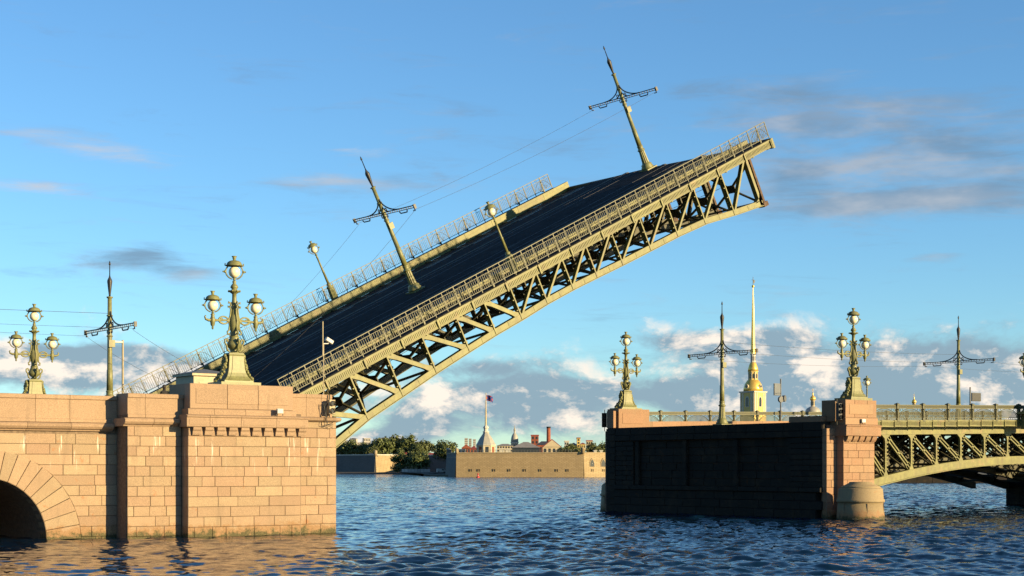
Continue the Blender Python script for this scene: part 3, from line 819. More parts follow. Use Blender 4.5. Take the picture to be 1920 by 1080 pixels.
# ------------------------------------------------------------------ fixed arch span on the right
FU0, FU1 = 95.15, 142.0
SL = .0195                                     # the deck climbs gently towards mid river
def fz(u): return (u-98)*SL
FV0, FV1 = 86.0, 112.4
span = thing('arch_span', 'olive steel arch span with latticed spandrels right of the pink pier', 'bridge span')
UM = (FU0+FU1)/2
def az_top(u): return 4.86-2.55*((u-UM)/(UM-FU0))**2*1.0
def az_bot(u): return az_top(u)-.62
def strip(fa, fb, u0, u1, n=20):
    us = [u0+(u1-u0)*i/n for i in range(n+1)]
    return [(u, fa(u)) for u in us]+[(u, fb(u)) for u in reversed(us)]
g_top = lambda u: 6.97+fz(u)+.06; g_bot = lambda u: 6.42+fz(u)
RIBS = [86.8, 91.9, 97.0, 102.0, 107.0, 111.2]
for ri, v in enumerate(RIBS):
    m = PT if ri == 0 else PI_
    B = MB(); B.prism(strip(az_bot, az_top, FU0, FU1), v, v+.5); B.build('arch_rib', m, span)
    B = MB(); B.prism(strip(lambda u: az_bot(u)-.05, lambda u: az_bot(u)+.02, FU0, FU1), v-.14, v+.64); B.build('rib_flange', m, span)
    B = MB(); B.prism(strip(g_bot, g_top, FU0, FU1, 2), v, v+.3); B.build('girder', m, span)
    us = [96.74+3.06*i for i in range(15)]
    for i, u in enumerate(us):
        zt, zb = g_bot(u)+.02, az_top(u)-.02
        w, fl = .16, .42
        B = MB(); hgt = zt-zb
        B.prism([(u-fl/2-.08,zb),(u+fl/2+.08,zb),(u+w/2+.04,zb+.3),(u+w/2,zb+.5),(u+w/2,zt-.6),(u+w/2+.06,zt-.32),(u+fl+.12,zt),(u-fl-.12,zt),(u-w/2-.06,zt-.32),(u-w/2,zt-.6),(u-w/2,zb+.5),(u-w/2-.04,zb+.3)] if hgt > 1.3 else [(u-.2,zb),(u+.2,zb),(u+.2,zt),(u-.2,zt)], v+.05, v+.25)
        k = 0; z = zb+.5
        while z < zt-.6 and ri < 2:
            B.box(u-.16, u+.16, v+.0, v+.04, z, z+.07); B.tube([(u+.2,v+.1,z-.05),(u+.2,v+.1,z+.1)], .07, 6); z += .3
        B.build('spandrel_post', m, span)
        if i < len(us)-1 and hgt > 1.2:
            u2 = us[i+1]
            if u < UM: p, q = (u+.12, zt-.15), (u2-.1, az_top(u2)+.05)
            else: p, q = (u+.1, az_top(u)+.05), (u2-.12, g_bot(u2)-.15)
            tt = Vector((q[0]-p[0], 0, q[1]-p[1])).normalized(); of = (-tt.z*.13, tt.x*.13)
            B = member((p[0]+of[0],p[1]+of[1]), (q[0]+of[0],q[1]+of[1]), .1, .18, .12); B.join(member((p[0]-of[0],p[1]-of[1]), (q[0]-of[0],q[1]-of[1]), .1, .18, .12)); B.join(member(p, (p[0]+(q[0]-p[0])*.12,p[1]+(q[1]-p[1])*.12), .5, .16)); B.join(member((q[0]-(q[0]-p[0])*.14,q[1]-(q[1]-p[1])*.14), q, .5, .16)); B.join(member((p[0]+(q[0]-p[0])*.48,p[1]+(q[1]-p[1])*.48), (p[0]+(q[0]-p[0])*.54,p[1]+(q[1]-p[1])*.54), .3, .16))
            B.v = [(a, b_+v+.07, c) for a, b_, c in B.v]; B.build('spandrel_diagonal', m, span)
    if ri < 5:
        for i, u in enumerate(us):
            B = MB(); v2 = RIBS[ri+1]; zb, zt = az_top(u), g_bot(u)
            B.bar((u,v+.3,zb-.2),(u,v2,zt),.12,.12); B.bar((u,v+.3,zt),(u,v2,zb-.2),.12,.12); B.bar((u,v+.3,zb-.3),(u,v2,zb-.3),.2,.2); B.build('cross_frame', PI_, span)
B = MB(); B.prism(strip(lambda u: 6.9+fz(u)+.1, lambda u: 7.35+fz(u), FU0+.2, FU1+40, 2), 86.9, 111.8); B.build('road_deck', M['asphalt'], span)
for (a, b_) in ((86.12, 88.6), (109.9, 112.3)):
    B = MB(); B.prism(strip(lambda u: 7.1+fz(u), lambda u: 7.52+fz(u), FU0+.2, FU1+40, 2), a, b_); B.build('walkway', M['asphalt'], span)
stone_prof = strip
for k in range(14):
    u = 91.6+k*3.4
    if u < FU0: u0 = FU0-.0
    B = MB(); B.prism([(u+.01,7.36+fz(u)),(u+3.39,7.36+fz(u+3.4)),(u+3.39,8.0+fz(u+3.4)),(u+.01,8.0+fz(u))], 109.4, 109.88); B.build('kerb_stone', GP, span)
def fascia2():
    B = MB(); L = 1.5
    B.box(0, L, 0, .08, 7.06, 7.5); B.box(0, L, -.06, .08, 7.44, 7.54); B.box(0, L, -.03, .08, 7.03, 7.1)
    for i in range(17): B.box(.09+i*.08, .13+i*.08, -.02, .02, 7.14, 7.40)
    B.prism([(L-.03,6.98),(L+.0,6.98),(L+.0,7.56),(L-.03,7.56)], -.1, .1)
    return B.mesh('fascia_panel', PT)
f2 = fascia2()
for k in range(18): link('fascia_panel', f2, span, (95.15+k*1.525, 85.94, fz(95.15+k*1.525)))
# railings of the fixed span
def fixed_panel():
    B = MB(); L = 3.06
    B.box(.08, L-.08, -.035, .035, 1.16, 1.23); B.box(.08, L-.08, -.03, .03, .92, .98); B.box(.1, L-.1, .012, .02, .98, 1.16)
    B.box(.08, L-.08, -.03, .03, .16, .21); B.box(.08, L-.08, -.03, .03, .0, .05)
    for i in range(24):
        x = .14+i*(L-.28)/23
        B.box(x-.03, x+.03, -.015, .015, 1.0, 1.13)
        if i % 2: B.box(x-.04, x+.04, -.015, .015, .07, .14)
    ax, cz, rz = (L-.3)/2, .2, .7
    B.tube(arc(L/2, cz, ax, rz, 0, PI, 18), .038, 5); B.tube(arc(L/2, cz, ax-.1, rz-.1, 0, PI, 18), .022, 4)
    nb = 17
    for i in range(nb):
        x = .32+i*(L-.64)/(nb-1); h = cz+(rz-.1)*math.sqrt(max(0, 1-((x-L/2)/(ax-.1))**2))
        B.box(x-.026, x+.026, -.02, .02, .2, h)
    for sx in (0, 1):
        X = (lambda x: x) if not sx else (lambda x: L-x)
        B.tube([(X(p[0]),0,p[2]) for p in spiral(.3,.78,.14,.03,PI*.7,-PI*1.6,14)], .02, 4)
        B.tube([(X(p[0]),0,p[2]) for p in spiral(.62,.88,.08,.02,PI*.7,-PI*1.6,10)], .016, 4)
        B.tube([(X(.12),0,.25),(X(.15),0,.6),(X(.2),0,.9)], .025, 4)
    return B.mesh('railing_panel', M['paint_rail'])
def fixed_post():
    B = MB()
    B.box(-.09,.09,-.1,.1,-.08,1.24); B.box(-.13,.13,-.14,.14,-.1,.06); B.box(-.15,.15,-.17,.17,1.2,1.3)
    B.add([(-.13,-.15,1.3),(.13,-.15,1.3),(.13,.15,1.3),(-.13,.15,1.3),(0,0,1.38)], [(0,1,4),(1,2,4),(2,3,4),(3,0,4)])
    B.ball((0,-.12,.85), .07, 8, 6); B.box(-.05,.05,-.14,-.08,.2,.75)
    return B.mesh('railing_post', M['paint_rail'])
fp, fpo = fixed_panel(), fixed_post()
for (v, n, u0, zo, lab) in ((86.0, 8, 94.03, 7.54, 'near railing of arched bays beside the pink pedestal on the right span'),
                            (112.0, 17, 95.2, 7.72, 'far railing of arched bays beyond the roadway behind the centre mast')):
    rl = thing('bridge_railing', lab, 'railing', (u0, v, zo+fz(u0)), (0, -math.atan(SL), 0), 'railings of the fixed span')
    for k in range(n):
        if k == 0 and v < 90:
            link('railing_post', fpo, rl, (3.06, 0, 0)); 
            continue
        link('railing_panel', fp, rl, (k*3.06, 0, 0)); link('railing_post', fpo, rl, ((k+1)*3.06, 0, 0))
    if v < 90:
        link('railing_panel', fp, rl, (.98, 0, 0)).scale = (.68, 1, 1)
# next pier in the shade under the span
np_ = thing('stone_pier', 'dark pier standing in shade under the far end of the arch span', 'pier', (0,0,0))
B = MB(); B.box(142.2, 147, 85.2, 107.4, -1.5, 6.4); B.build('core', M['mortar'], np_)
rg = random.Random(8)
for i in range(5):
    y = 85.2
    while y < 107.3:
        w = min(rg.uniform(1.5, 2.6), 107.4-y)
        B = MB(); B.add(*boxx(141.95+rg.uniform(0,.03), 142.6, y, y+w-.03, -.6+i*.6, -.02+i*.6, .03)); B.build('brick', M['granite_shade_dark'], np_); y += w

# ------------------------------------------------------------------ three-armed candelabra
CAST = M['paint2']
def lantern(parent, loc, s=1.0):
    B = MB(); B.lathe([(.05,0),(.11,.05),(.06,.1),(.13,.16),(.16,.2),(.05,.22)], 12)
    ln = B.build('lantern', CAST, parent, loc); ln.scale = (s, s, s)
    B = MB(); B.ball((0,0,.5), .345, 20, 14); B.build('globe', M['globe'], ln)
    B = MB()
    for k in range(2):
        a = k*PI-R(20)
        pts = [(math.cos(a)*.51*math.sin(PI*t), math.sin(a)*.51*math.sin(PI*t), .53-.46*math.cos(PI*t)) for t in [.08+.72*i/9 for i in range(10)]]
        B.tube(pts, .042, 6)
        B.ball((math.cos(a)*.56, math.sin(a)*.56, .52), .085, 8, 6); B.ball((math.cos(a)*.66, math.sin(a)*.66, .52), .05, 8, 6)
        B.tube([(math.cos(a)*.4, math.sin(a)*.4, .84),(math.cos(a)*.56, math.sin(a)*.56, .9),(math.cos(a)*.54, math.sin(a)*.54, 1.02)], .04, 5)
    B.build('cage', CAST, ln)
    B = MB(); B.lathe([(.42,.88),(.5,.86),(.51,.92),(.46,.95),(.45,1.0),(.39,1.1),(.27,1.17),(.15,1.2),(.09,1.22),(.09,1.3),(.12,1.33),(.1,1.35),(.17,1.46),(.12,1.44),(.02,1.4)], 18); B.build('cap', CAST, ln)
    return ln
def make_candelabrum():
    t = thing('candelabrum', '', 'lamp')
    B = MB(); B.box(-1.25,1.25,-.9,.9,0,.2); B.build('plinth', CAST, t)
    prof = [(.2,.92),(.3,.9),(.4,.78),(.55,.65),(.75,.56),(1.0,.5),(1.4,.47),(1.72,.45),(1.8,.49),(1.9,.45)]
    v, f = [], []
    for z, h in prof:
        d = h*.68
        v += [(-h,-d,z),(h,-d,z),(h,d,z),(-h,d,z)]
    for i in range(len(prof)-1):
        for k in range(4): f.append((i*4+k, i*4+(k+1) % 4, (i+1)*4+(k+1) % 4, (i+1)*4+k))
    f.append((len(v)-4, len(v)-3, len(v)-2, len(v)-1))
    B = MB(); B.add(v, f); bs = B.build('base', CAST, t)
    for sg in (-1, 1):
        B = MB(); inner = []
        for z, h in prof[1:-2]: inner.append((z, h-.2, sg*(h*.68+.03)))
        vv = []
        for z, h, d in inner: vv += [(-h,d,z),(h,d,z),(h,d-sg*.12,z),(-h,d-sg*.12,z)]
        ff = []
        for i in range(len(inner)-1):
            for k in range(4): ff.append((i*4+k, i*4+(k+1) % 4, (i+1)*4+(k+1) % 4, (i+1)*4+k))
        ff += [(0,1,2,3), tuple(range(len(vv)-4, len(vv)))]
        B.add(vv, ff); B.build('panel', CAST, bs)
        B = MB(); rg = random.Random(3)
        for i in range(26):
            k = i/25; z = .3+1.35*k
            h = next((prof[j][1]+(prof[j+1][1]-prof[j][1])*(z-prof[j][0])/(prof[j+1][0]-prof[j][0]) for j in range(len(prof)-1) if prof[j][0] <= z <= prof[j+1][0]), .5)
            for q in range(3): B.ball((sg*(h+.07+rg.uniform(0,.10)+.16*(1-k)), rg.uniform(-.24,.24)*(1.2-k*.6), z+rg.uniform(-.04,.04)), .1, 6, 4)
        B.ball((sg*.58,0,1.72), .14, 8, 6)
        B.build('garland', CAST, t)
    B = MB(); B.lathe([(.32,1.9),(.24,1.98),(.17,2.06),(.3,2.14),(.42,2.3),(.43,2.42),(.36,2.56),(.3,2.62),(.34,2.68),(.25,2.76),(.3,2.84)], 18); vs2 = B.build('vase', CAST, t)
    for k in range(4):
        a = k*PI/2
        B = MB()
        pts = spiral(.42,2.62,.17,.05,-PI*.9,PI*1.3,14)[::-1] + [(.5,0,2.35),(.56,0,2.2),(.42,0,2.02),(.3,0,1.98)]
        pts = [(.30,0,1.99),(.42,0,2.04),(.46,0,2.2),(.50,0,2.36),(.60,0,2.5),(.60,0,2.64),(.48,0,2.7),(.40,0,2.62),(.46,0,2.54)]
        B.tube(pts, .06, 6); B.xf(Matrix.Rotation(a, 4, 'Z')); B.build('handle', CAST, vs2)
    B = MB(); B.lathe([(.26,2.84),(.22,2.95),(.22,3.15),(.3,3.4),(.33,3.7),(.28,3.95),(.19,4.15),(.16,4.5),(.15,4.85),(.13,5.0),(.125,5.3),(.2,5.36),(.34,5.44),(.36,5.5),(.17,5.53),(.15,5.6),(.23,5.68),(.2,5.78),(.09,5.92),(.12,6.02),(.08,6.08)], 16); st = B.build('stem', CAST, t)
    for k in range(4):
        a = k*PI/2
        B = MB(); B.tube([(.3,0,3.0),(.42,0,2.98),(.44,0,3.12),(.34,0,3.2),(.3,0,3.5),(.36,0,3.75),(.26,0,4.05),(.22,0,4.4),(.3,0,4.62),(.38,0,4.6),(.36,0,4.5)], .055, 6)
        B.tube([(.2,0,4.6),(.26,0,4.8),(.36,0,4.84),(.36,0,4.74)], .045, 6)
        B.xf(Matrix.Rotation(a, 4, 'Z')); B.build('scroll', CAST, st)
    B = MB(); 
    for k in range(8):
        a = k*PI/4; B.ball((.34*math.cos(a),.34*math.sin(a),5.47), .06, 6, 4)
    B.build('crown_ring', CAST, st)
    for sg in (-1, 1):
        B = MB()
        B.tube([(.25*sg,0,3.7),(.5*sg,0,3.78),(.8*sg,0,3.76),(1.1*sg,0,3.74),(1.36*sg,0,3.74)], [.09,.06,.06,.07,.08], 6)
        B.tube([(sg*p[0],0,p[2]) for p in arc(.68,3.77,.3,.21,0,2*PI,16)], .05, 6)
        B.tube([(sg*p[0],0,p[2]) for p in spiral(.78,3.77,.16,.03,-PI*.6,PI*1.6,12)], .035, 5)
        B.tube([(1.36*sg,0,3.74),(1.62*sg,0,3.72),(1.8*sg,0,3.78),(1.85*sg,0,3.92),(1.78*sg,0,3.98)], [.09,.08,.07,.05,.04], 6)
        B.lathe([(.02,3.2),(.07,3.28),(.05,3.36),(.12,3.46),(.14,3.6),(.17,3.74),(.12,3.9),(.09,4.0),(.13,4.06),(.08,4.12)], 12, (1.36*sg,0,0))
        ar = B.build('arm', CAST, t)
        lantern(t, (1.36*sg, 0, 4.13), .87)
    lantern(t, (0, 0, 6.09), .96)
    return t
cd0 = make_candelabrum()
for i, (x, y, z, s, lab) in enumerate([
    (41.72, 84.1, 8.46, .985, 'three-globe candelabrum on the granite pedestal of the left pier, largest of all'),
    (42.4, 118.3, 8.46, 1.0, 'three-globe candelabrum at the far left, rising behind the abutment parapet'),
    (94.0, 85.0, 8.94, .94, 'three-globe candelabrum on the panelled pink pedestal of the right pier'),
    (94.3, 112.2, 8.99, .94, 'three-globe candelabrum left of the centre mast, above the far pier corner'),
    (116.1, 85.0, 8.35, .94, 'three-globe candelabrum cut off by the right edge of the picture')]):
    o = cd0 if i == 0 else copy_tree(cd0)
    o.location = (x, y, z); o.scale = (s, s, s)
    tag(o, lab, 'lamp', 'three-globe bridge candelabra')
B = MB(); B.box(115.6, 116.6, 84.6, 85.9, 7.1, 8.35); B.build('lamp_plinth', M['paint2'], span)

# ------------------------------------------------------------------ tram masts
def make_mast():
    t = thing('tram_mast', '', 'mast'); P_ = M['paint2']
    B = MB(); B.box(-.55,.55,-.55,.55,0,.1); B.lathe([(.5,.1),(.5,.22),(.42,.32),(.44,.42),(.32,.52),(.3,.58)], 16); B.build('base', P_, t)
    B = MB(); B.lathe([(.30,.58),(.28,.7),(.23,1.55)], 24, flute=.12, smooth=False); B.lathe([(.25,1.55),(.3,1.6),(.3,1.66),(.22,1.72),(.22,1.9),(.25,1.95),(.2,2.0)], 16); B.build('fluted_foot', P_, t)
    B = MB(); B.lathe([(.2,2.0),(.185,3.3),(.165,3.32),(.15,5.2),(.13,7.85),(.1,7.86)], 14); B.build('shaft', P_, t)
    B = MB()
    for z in (5.45, 6.0, 6.75): B.lathe([(.16,z-.05),(.2,z-.03),(.2,z+.03),(.16,z+.05)], 12)
    B.lathe([(.1,7.84),(.2,7.88),(.2,7.96),(.1,7.98)], 12); B.build('collar', P_, t)
    B = MB(); I = M['iron']
    B.box(-.04,.04,-4.05,4.05,5.99,6.05); B.box(-.035,.035,-4.05,4.05,5.85,5.89)
    for k in range(-13, 14): B.box(-.02,.02,k*.3-.02,k*.3+.02,5.86,6.0)
    for sg in (-1,1):
        B.box(-.09,.09,sg*4.05-.06,sg*4.05+.06,5.78,6.1); B.tube([(0,sg*3.9,5.85),(0,sg*3.95,5.66),(0,sg*3.7,5.66)], .04, 5)
        B.tube([(0,sg*2.0,5.82),(0,sg*2.1,5.68),(0,sg*2.9,5.68),(0,sg*3.0,5.82)], .045, 5)
    ar = B.build('crossarm', I, t)
    for sg in (-1,1):
        B = MB()
        B.tube([(0,sg*(.14+2.0*(1-math.cos(PI/2*k))),6.02+1.0*(1-math.sin(PI/2*k))) for k in [i/10 for i in range(11)]], .05, 5)
        B.tube([(0,sg*(.1+.75*(1-math.cos(PI/2*k))),6.02+.55*(1-math.sin(PI/2*k))) for k in [i/8 for i in range(9)]], .04, 5)
        B.tube([(0,sg*p[0],p[2]) for p in spiral(.42,6.2,.17,.03,-PI*.5,PI*1.6,12)], .035, 5)
        B.tube([(0,sg*p[0],p[2]) for p in spiral(.3,5.72,.15,.03,PI*.5,-PI*1.3,10)], .035, 5)
        B.build('scroll_bracket', I, t)
    B = MB(); B.lathe([(.06,7.96),(.07,8.1),(.11,8.4),(.17,8.9),(.16,9.0),(.06,9.2),(.04,9.3)], 8); B.build('finial_lantern', I, t)
    B = MB(); B.lathe([(.035,9.3),(.03,9.95),(.07,10.0),(.06,10.08),(.01,10.25)], 8); B.build('spike', I, t)
    B = MB(); B.box(-.2,.2,-.16,-.02,4.75,5.2); B.xf(Matrix.Translation((.05,-.12,0))); B.build('junction_box', P_, t)
    return t
ms0 = make_mast()
def on_leaf(s, y, n):
    return (LO[0]+s*math.cos(TH)-n*math.sin(TH), LO[1]+y, LO[2]+s*math.sin(TH)+n*math.cos(TH))
MAST = [((40.3, 98.8, 6.74), (0,0,0), 'upright tram mast at the left, between the two candelabra'),
        (on_leaf(19.35, 12.8, -.16), LR, 'tilted tram mast halfway up the raised leaf'),
        (on_leaf(44.0, 12.8, -.16), LR, 'tilted tram mast near the tip of the raised leaf'),
        ((93.4, 98.8, 7.36), (0,0,0), 'upright tram mast at the channel end of the right span'),
        ((123.6, 98.8, 7.84), (0,0,0), 'upright tram mast farthest right, above the arched railing')]
for i, (l, r, lab) in enumerate(MAST):
    o = ms0 if i == 0 else copy_tree(ms0)
    o.location = l; o.rotation_euler = r; tag(o, lab, 'mast', 'tram masts along the bridge')

# ------------------------------------------------------------------ single-globe posts
def make_post():
    t = thing('street_lamp', '', 'street lamp')
    B = MB(); v = []
    B.box(-.32,.32,-.32,.32,0,.12); B.lathe([(.3,.12),(.28,.9),(.24,1.05)], 8, smooth=False); B.lathe([(.24,1.05),(.28,1.1),(.28,1.18),(.16,1.28),(.18,1.4),(.1,1.5)], 12); B.build('base', CAST, t)
    B = MB(); B.lathe([(.1,1.5),(.085,2.4),(.11,2.44),(.08,2.5),(.065,3.6),(.1,3.64),(.06,3.7),(.06,3.8),(.12,3.85),(.06,3.92)], 10); B.build('shaft', CAST, t)
    lantern(t, (0,0,3.92), .74)
    return t
pl0 = make_post()
for i, (l, r, s, lab) in enumerate([(on_leaf(19.65, 1.0, -.1), LR, 1.0, 'tilted single-globe lamp at the near railing of the raised leaf'),
                     (on_leaf(20.1, LW-1.0, -.1), LR, 1.0, 'tilted single-globe lamp at the far railing of the raised leaf'),
                     ((125.4, 111.6, 8.1), (0,0,0), 1.0, 'upright single-globe lamp just right of the right pier candelabrum')]):
    o = pl0 if i == 0 else copy_tree(pl0)
    o.location = l; o.rotation_euler = r; o.scale = (s,s,s); tag(o, lab, 'street lamp', 'single-globe lamp posts')

# ------------------------------------------------------------------ overhead wires
def wire(pts, lab, r=.011):
    B = MB(); B.tube(pts, r, 4); o = B.build('overhead_wire', M['wire']); tag(o, lab, 'wire', 'overhead tram wires'); return o
def sag(p, q, d, n=14): return [tuple(p[k]+(q[k]-p[k])*t - (4*d*t*(1-t) if k == 2 else 0) for k in range(3)) for t in [i/n for i in range(n+1)]]
L1, L2 = MAST[1][0], MAST[2][0]
def at_mast(i, dv, n):
    l, r, _ = MAST[i]
    if r[1] == 0: return (l[0], l[1]+dv, l[2]+n)
    return (l[0]-n*math.sin(TH), l[1]+dv, l[2]+n*math.cos(TH))
wire(sag(at_mast(1,-3.7,5.7), at_mast(2,-3.7,5.7), .35), 'nearer of two wires strung between the tilted masts on the leaf')
wire(sag(at_mast(1,3.7,5.7), at_mast(2,3.7,5.7), .35), 'farther of two wires strung between the tilted masts on the leaf')
wire(sag(at_mast(0,-3.7,5.7), (8, 95.1, 12.4), .2), 'nearer wire running left from the arm of the left mast')
wire(sag(at_mast(0,3.7,5.7), (8, 102.5, 12.9), .2), 'farther wire running left from the arm of the left mast')
wire(sag(at_mast(0,0,6.9), (8, 98.8, 13.3), .1), 'topmost wire running left from the left mast', .016)
wire(sag(at_mast(0,-3.7,5.6), on_leaf(2.0, 9.1, .1), .3), 'nearer wire dropping from the left mast to the leaf')
wire(sag(at_mast(0,3.7,5.6), on_leaf(2.0, 16.5, .1), .3), 'farther wire dropping from the left mast to the leaf')
wire(sag(at_mast(1,3.7,5.6), on_leaf(6.0, 19.5, .1), .5), 'wire dropping left from the lower tilted mast to the leaf deck')
wire(sag(at_mast(1,-3.7,5.6), on_leaf(3.5, 10.5, .1), .6), 'wire dropping from the near arm of the lower tilted mast')
for a, b_ in ((3, 4),):
    wire(sag(at_mast(3,-3.7,5.7), at_mast(4,-3.7,5.7), .25), 'near contact wire between the two right masts')
    wire(sag(at_mast(3,3.7,5.7), at_mast(4,3.7,5.7), .25), 'far contact wire between the two right masts')
    wire(sag(at_mast(3,0,6.9), at_mast(4,0,6.6), .2), 'upper wire between the two right masts', .013)
wire(sag(at_mast(4,-3.7,5.7), (150, 95.1, 13.9), .3), 'near contact wire running right from the last mast')
wire(sag(at_mast(4,3.7,5.7), (160, 102.5, 14.1), .3), 'far contact wire running right from the last mast')

# ------------------------------------------------------------------ small things on the bridge
bo = thing('control_booth', 'small cream booth with a low hipped roof behind the left candelabrum', 'booth', (41.6, 89.2, 6.74))
B = MB(); B.box(0,2.5,0,2.5,0,2.55); B.build('wall', M['cream'], bo)
B = MB(); B.box(-.16,2.66,-.16,2.66,2.56,2.7); B.build('eaves', M['cream'], bo)
B = MB(); B.add([(-.2,-.2,2.71),(2.7,-.2,2.71),(2.7,2.7,2.71),(-.2,2.7,2.71),(1.25,1.25,3.05)], [(0,1,4),(1,2,4),(2,3,4),(3,0,4),(3,2,1,0)]); B.build('roof', M['zinc'], bo)
B = MB(); B.box(.35,1.15,-.03,.02,.05,2.2); B.build('door', M['cream'], bo)
B = MB(); B.box(1.4,2.2,-.03,.02,.9,2.2); B.build('panel', M['cream'], bo)
def traffic_signal(loc, rz, n, lab, m, body=M['signal'], group=None):
    t = thing('river_signal', lab, 'signal light', loc, (0,0,rz), group)
    B = MB(); B.cbox(-.2,.2,-.16,.12,0,n*.42,.03); B.build('housing', body, t)
    for k in range(n):
        B = MB(); B.tube([(0,-.165,.21+k*.42),(0,-.30,.20+k*.42)], .155, 12, caps=False); B.build('visor', body, t)
        B = MB(); B.tube([(0,-.15,.21+k*.42),(0,-.18,.21+k*.42)], .14, 12); B.build('lens', m, t)
    B = MB(); B.tube([(.0,.2,-.35),(0,.2,n*.42+.3)], .035, 6); B.box(-.05,.05,.1,.2,.1,.18); B.build('bracket', M['paint_dark'], t)
    return t
traffic_signal((47.35, 82.95, 6.95), 0, 2, 'two-lamp tan signal at the right end of the left pier', M['lens'])
traffic_signal((91.2, 83.9, 7.4), 0, 3, 'black three-lamp signal in front of the right pier pedestal', M['lens'], M['iron'], 'black river signals')
traffic_signal((90.9, 111.1, 7.4), R(-50), 3, 'black three-lamp signal on the far corner of the shaded pier', M['lens'], M['iron'], 'black river signals')
B = MB(); rg = random.Random(2)
for k in range(4):
    pts = [(47.15-.1*k, 83.0, 7.6)]; 
    pts += [(47.15-.1*k-.12*math.sin(t*3+k), 83.0-.05, 7.6-1.25*t) for t in [i/8 for i in range(1, 9)]] + [(47.5, 83.0, 6.45-.1*k)]
    B.tube(pts, .018, 4)
o = B.build('loose_cable', M['wire']); tag(o, 'tangle of black cables hanging below the tan signal', 'cable')
cp = thing('camera_pole', 'thin pole with a white security camera at the pier end', 'camera pole', (47.3, 83.75, 8.1))
B = MB(); B.tube([(0,0,0),(0,0,3.0)], .032, 8); B.tube([(-.05,0,2.3),(-.05,0,4.3)], .035, 8); B.build('pole', M['signal'], cp)
B = MB(); B.cbox(.12,.62,-.13,.1,3.12,3.34,.03); B.xf(Matrix.Translation((.3,0,3.2)) @ Matrix.Rotation(R(28),4,'Y') @ Matrix.Translation((-.3,0,-3.2))); B.build('camera_housing', M['white'], cp)
B = MB(); B.tube([(0,0,3.0),(.3,0,3.02),(.36,0,3.12)], .035, 6); B.build('arm', M['white'], cp)
fl = thing('floodlight', 'small white floodlight on the cornice of the left pier', 'floodlight', (43.55, 82.1, 6.76), (0,0,R(-10)))
B = MB(); B.cbox(-.18,.18,-.12,.1,.12,.4,.03); B.build('housing', M['white'], fl)
B = MB(); B.box(-.2,-.17,-.02,.04,0,.3); B.box(.17,.2,-.02,.04,0,.3); B.build('bracket', M['iron'], fl)
fl2 = copy_tree(fl); fl2.location = (93.4, 83.5, 7.1); tag(fl2, 'small white floodlight on the ledge of the pink pedestal', 'floodlight')
sl = thing('slim_lamp_pole', 'thin grey pole with a small lamp head near the left mast', 'lamp pole', (47.3, 113.5, 7.0))
B = MB(); B.tube([(0,0,0),(0,0,6.2)], [.09,.07], 8); B.build('pole', M['signal'], sl)
B = MB(); B.cbox(-.9,-.05,-.12,.12,5.98,6.12,.02); B.build('lamp_head', M['white'], sl)
def sign(loc, h, parts, lab):
    t = thing('road_sign', lab, 'sign', loc)
    B = MB(); B.tube([(0,0,0),(0,0,h)], .07, 8); B.build('pole', M['zinc'], t)
    for (x0,x1,z0,z1,m) in parts:
        B = MB(); B.box(x0,x1,-.12,-.06,z0,z1); B.build('sign_plate', m, t)
        B = MB(); B.box(x0-.03,x1+.03,-.06,-.02,z0-.03,z1+.03); B.build('sign_back', M['zinc'], t)
    return t
t = sign((113.0, 111.4, 7.8), 4.6, [(-.95,-.15,3.0,4.1,M['sandblock'])], 'tall pole with a dark sign plate right of the cathedral')
B = MB(); B.tube([(-.2,-.1,2.6),(-.2,-.3,2.6)], .3, 12); B.tube([(.25,-.05,2.7),(.35,-.28,2.7)], .32, 12); B.build('loudspeaker', M['zinc'], t)
sign((126.2, 99.5, 7.9), 3.6, [(.15,1.45,2.3,3.05,M['iron'])], 'pole with a black plate right of the last mast')

# ------------------------------------------------------------------ person behind the parapet
def person(loc, lab):
    me = bpy.data.meshes.new('person')
    V = [(0,0,.95),(0,0,1.15),(0,.01,1.38),(0,.0,1.5),(0,-.02,1.58),(0,-.03,1.72),
         (.17,0,1.42),(.25,.02,1.15),(.24,-.1,.9),(.23,-.13,.82),(-.17,0,1.42),(-.25,.02,1.15),(-.24,-.1,.9),(-.23,-.13,.82),
         (.1,0,.88),(.11,-.01,.48),(.11,.02,.08),(.12,-.14,.03),(-.1,0,.88),(-.11,-.01,.48),(-.11,.02,.08),(-.12,-.14,.03)]
    E_ = [(0,1),(1,2),(2,3),(3,4),(4,5),(2,6),(6,7),(7,8),(8,9),(2,10),(10,11),(11,12),(12,13),(0,14),(14,15),(15,16),(16,17),(0,18),(18,19),(19,20),(20,21)]
    me.from_pydata(V, E_, [])
    o = link('person', me, None, loc)
    md = o.modifiers.new('Skin', 'SKIN')
    rad = [.15,.15,.16,.065,.085,.085,.075,.055,.042,.035,.075,.055,.042,.035,.095,.065,.048,.04,.095,.065,.048,.04]
    for i, sv in enumerate(me.skin_vertices[0].data):
        sv.radius = (rad[i]*1.15, rad[i]); sv.use_root = (i == 0)
    s2 = o.modifiers.new('Sub', 'SUBSURF'); s2.levels = s2.render_levels = 2
    me.materials.append(M['jacket'])
    B = MB(); B.ball((0,-.02,1.70), .115, 12, 8, 1.1); B.xf(Matrix.Translation((0,.02,.02))); B.build('hair', M['hair'], o)
    B = MB(); B.ball((0,-.135,1.645), .022, 6, 5)
    for sx in (-.1, .1): B.ball((sx,-.01,1.65), .022, 6, 5)
    B.build('nose_and_ears', M['skin'], o)
    tag(o, lab, 'person'); return o
M['hair'] = mat('dark_hair', (.02,.016,.014), .7, .2, 8); M['skin'] = mat('skin', (.3,.18,.12), .6, .1, 8)
M['jacket'] = mat('dark_clothes_shaded', (.015,.013,.016), .85, .2, 6)  # dark jacket, darkened further to carry the shade around the figure
